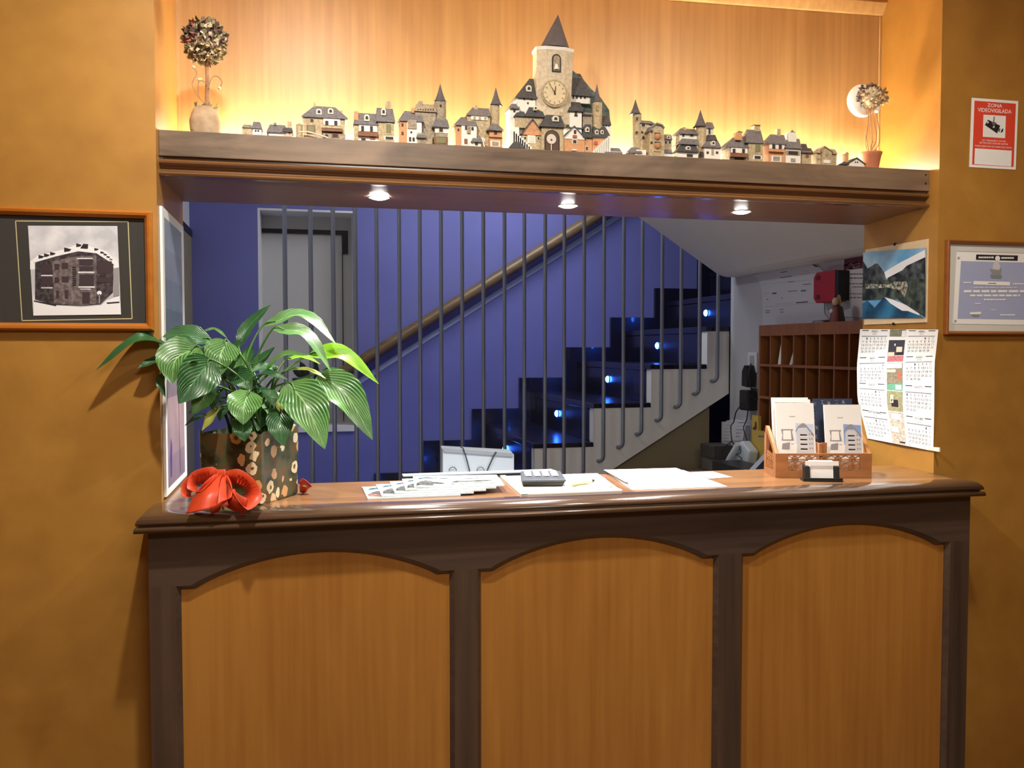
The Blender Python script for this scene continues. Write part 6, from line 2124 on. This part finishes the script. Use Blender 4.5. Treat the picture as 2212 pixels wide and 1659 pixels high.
# papers, telephone and boxes on the cupboard
pg = thing('price_sheet', 'printed white sheet leaning on the wall under the power block', 'printed sheet', (XW - .06, 1.55, 1.05))
a = Art(lambda cx, cy: px(1530 + cx / 5.93, 740 + cy / 5.93, XW - .035), (-1, 0, 0), .0003)
a.poly(PAPERG, [(230, 1000), (500, 960), (440, 1255), (165, 1265)])
for i in range(6):
    a.words(INKG, 235 - i * 10, 310 - i * 10, 1012 + i * 42, 10, i); a.words(INKG, 390 - i * 8, 470 - i * 10, 978 + i * 44, 10, i + 9)
a.build('paper', pg)
b = MB()
q0, q1 = px(1558, 952, XW - .034), px(1604, 952, XW - .034)
b.box(XW - .033, XW - .0005, q1.y, q0.y, ST + .0002, q0.z + .09, PAPERG)
b.build('backing', pg)
XP2 = 1.74
tl = thing('telephone', 'white desk telephone tilted toward the office, under the printed sheet', 'telephone', (XP2, 1.4, ST))
TW = mat('white_phone_plastic', (206, 216, 222), 0.3)
pts = [(1566, 1012), (1592, 957), (1600, 952), (1618, 975), (1612, 1012)]
c3 = [px(u, v, XP2) for u, v in pts]
b = MB()
lo = [V((XP2, q.y, max(q.z, ST + .001))) for q in c3]
b.prism([(q.y, q.z) for q in lo], XP2, XP2 + .045, TW, 'X')
b.build('body', tl, .008)
b = MB(); b.ring([px(1568, 1006, XP2 - .014), px(1580, 985, XP2 - .018), px(1594, 960, XP2 - .012)], [.012, .014, .012], 12, TW); b.build('handset', tl)
b = MB()
rr_ = [px(1562, 1012, XP2 - .02) , px(1556, 990, XP2 - .04), px(1566, 968, XP2 - .03), px(1580, 956, XP2 - .01)]
co = spline(rr_, 60)
b.ring([p + V((0, .006 * math.cos(i * 1.1), .006 * math.sin(i * 1.1))) for i, p in enumerate(co)], .002, 5, BLACKP); b.build('cord', tl)
b = MB(); b.ring(spline([px(1596, 962, XP2 - .01), px(1600, 978, XP2 - .014), px(1590, 982, XP2 - .016), px(1602, 990, XP2 - .012), px(1598, 1005, XP2 - .012), px(1580, 1010, XP2 - .02)], 24), .0018, 5, BLACKP); b.build('power_cord', tl)
yl = thing('yellow_folder', 'yellow folder with dark lettering standing against the key rack', 'folder', (1.78, 1.27, ST))
YEL = mat('yellow_card', (196, 164, 74), 0.6, var=0.06, vs=12)
XY = 1.79
p, q = px(1624, 962, XY), px(1662, 930, XY)
zt1, zt2 = px(1626, 897, XY).z, px(1650, 932, XY).z
b = MB(); b.prism([(p.y, ST + .001), (q.y - .05, ST + .001), (q.y - .05, zt2), (px(1638, 930, XY).y, zt2), (px(1638, 930, XY).y, zt1), (p.y, zt1)], XY, XY + .012, YEL, 'X'); b.build('cover', yl)
a = Art(lambda u, v: px(u, v, XY - .0003), (-1, 0, 0), .0002)
a.poly(mat('brown_mark', (96, 64, 34), 0.6), [(1631, 911), (1634, 911), (1635, 926), (1631, 930), (1625, 926), (1630, 920)])
a.words(INKG, 1638, 1656, 941, 3, 2)
a.build('lettering', yl)
bxs = thing('storage_box', 'dark grey storage box at the end of the cupboard, next to the khaki panel', 'box', (1.8, 1.66, ST))
p, q = px(1540, 1000, 1.62), px(1562, 1000, 1.62)
b = MB(); b.box(1.765, 1.85, 1.60, 1.73, ST + .0005, ST + .06, mat('dim_grey_box', (98, 92, 84), 0.6)); b.build('body', bxs, .003)
b = MB(); b.box(1.76, 1.855, 1.595, 1.735, ST + .06, ST + .12, mat('dim_dark_lid', (66, 62, 56), 0.6)); b.build('lid', bxs, .003)
kb = thing('document_case', 'black and silver flat case leaning beside the carved leaflet box', 'case', (1.7, 1.0, ST))
A_, B1 = px(1618, 1014, 1.62), px(1662, 966, 1.66)
b = MB()
d_ = V((.0, -.16, .0))
b.hexa([A_, A_ + d_, A_ + d_ + V((.1, 0, 0)), A_ + V((.1, 0, 0)), B1, B1 + d_, B1 + d_ + V((.1, 0, 0.0)), B1 + V((.1, 0, 0))], ALU)
b.build('silver_edge', kb, .002)
b = MB()
o = V((-.004, -.035, -.004))
b.hexa([A_ + o, A_ + o + d_, A_ + o + d_ + V((.06, 0, 0)), A_ + o + V((.06, 0, 0)), B1 + o, B1 + o + d_, B1 + o + d_ + V((.06, 0, 0)), B1 + o + V((.06, 0, 0))], BLACKP)
b.build('black_face', kb, .002)
# base filling below, so the case rests on the cupboard
b = MB(); b.box(1.60, 1.72, 1.0, 1.28, ST + .0005, min(A_.z, B1.z) + .0, BLACKP); b.build('case_foot', kb)

# dark leaved plant by the window
fpn = thing('dark_leaf_plant', 'dark leaved house plant on the sill behind the railing, half hidden by the handrail', 'potted plant', (0.1, YB - .12, WZ0), None)
DL = mat('near_black_leaf', (34, 38, 36), 0.5)
c = py(668, 905, YB - .06)
b = MB(); b.lathe([(.045, WZ0 + .03), (.06, WZ0 + .12), (.058, WZ0 + .125)], (c.x, YB + .08), DGREY, 16); b.build('pot', fpn)
b1, b2 = MB(), MB()
yy = YB + .04
for base, tip, w in (((672, 832), (648, 780), .05), ((676, 825), (681, 778), .055), ((665, 815), (632, 800), .045), ((660, 828), (630, 818), .035), ((664, 838), (640, 838), .03), ((680, 830), (704, 806), .03), ((688, 850), (706, 868), .04), ((690, 815), (712, 792), .025), ((684, 872), (702, 882), .03), ((676, 845), (690, 815), .03)):
    p0, p1 = py(*base, yy), py(*tip, yy - .02)
    d = p1 - p0
    s_ = V((-d.z, 0, d.x)).normalized() * w / 2
    m_ = p0 + d * .55
    ri = V((0, -.008, 0))
    b1.add([p0, m_ + s_, p1, m_ - s_, m_ + ri, p0 + d * .25 + s_ * .6, p0 + d * .25 - s_ * .6, p0 + d * .82 + s_ * .6, p0 + d * .82 - s_ * .6], [(0, 5, 4), (5, 1, 4), (1, 7, 4), (7, 2, 4), (2, 8, 4), (8, 3, 4), (3, 6, 4), (6, 0, 4)], DL, True)
    b2.ring(spline([(c.x, YB + .08, WZ0 + .12), (c.x + (p0.x - c.x) * .4, yy + .02, (WZ0 + .12 + p0.z) / 2 + .01), p0], 8), .0035, 6, DL)
b1.build('foliage', fpn, recalc=False)
b2.build('stalks', fpn)
# ------------------------------------------------------------------ light
def area(name, loc, target, size, power, color, shape='DISK', sy=None, spread=None):
    l = bpy.data.lights.new(name, 'AREA')
    l.shape = shape
    l.size = size
    if sy:
        l.size_y = sy
    l.energy = power
    l.color = color
    if spread:
        l.spread = math.radians(spread)
    o = bpy.data.objects.new(name, l)
    o.location = loc
    o.rotation_euler = (V(target) - V(loc)).to_track_quat('-Z', 'Y').to_euler()
    COL.objects.link(o)
    return o


area('lobby_lamp_or_fill', (-0.08, -0.68, LOBZ - 0.01), (-0.05, -0.6, 0), 0.06, 17, (1.0, 0.93, 0.82))
area('lobby_lamp_or_fill', (1.15, -0.80, LOBZ - 0.01), (1.15, -0.7, 0), 0.08, 9, (1.0, 0.93, 0.82))
area('lobby_lamp_or_fill', (0.4, -2.4, LOBZ - 0.01), (0.4, -2.0, 0), 0.9, 40, (1.0, 0.94, 0.84))  # broad fill added to lift the lower walls, not a lamp
area('stair_lamp', (1.0, 2.2, CEILZ - 0.02), (0.9, 2.4, 0), 1.0, 15, (0.92, 0.94, 1.0))
area('office_fill', (0.25, 1.2, CEILZ - 0.02), (0.6, 1.2, 0), 0.4, 7, (0.97, 0.98, 1.0))  # unseen fill light added to brighten the back office walls

w = bpy.data.worlds.new('world')
SC.world = w
w.use_nodes = True
w.node_tree.nodes['Background'].inputs['Color'].default_value = (0.5, 0.5, 0.5, 1)
w.node_tree.nodes['Background'].inputs['Strength'].default_value = 0.05
SC.view_settings.view_transform = 'Standard'
SC.view_settings.look = 'None'
SC.view_settings.gamma = 1
SC.view_settings.exposure = 0.4
SC.view_settings.use_curve_mapping = False
SC.cycles.use_denoising = True
SC.cycles.max_bounces = 8
SC.cycles.sample_clamp_indirect = 6
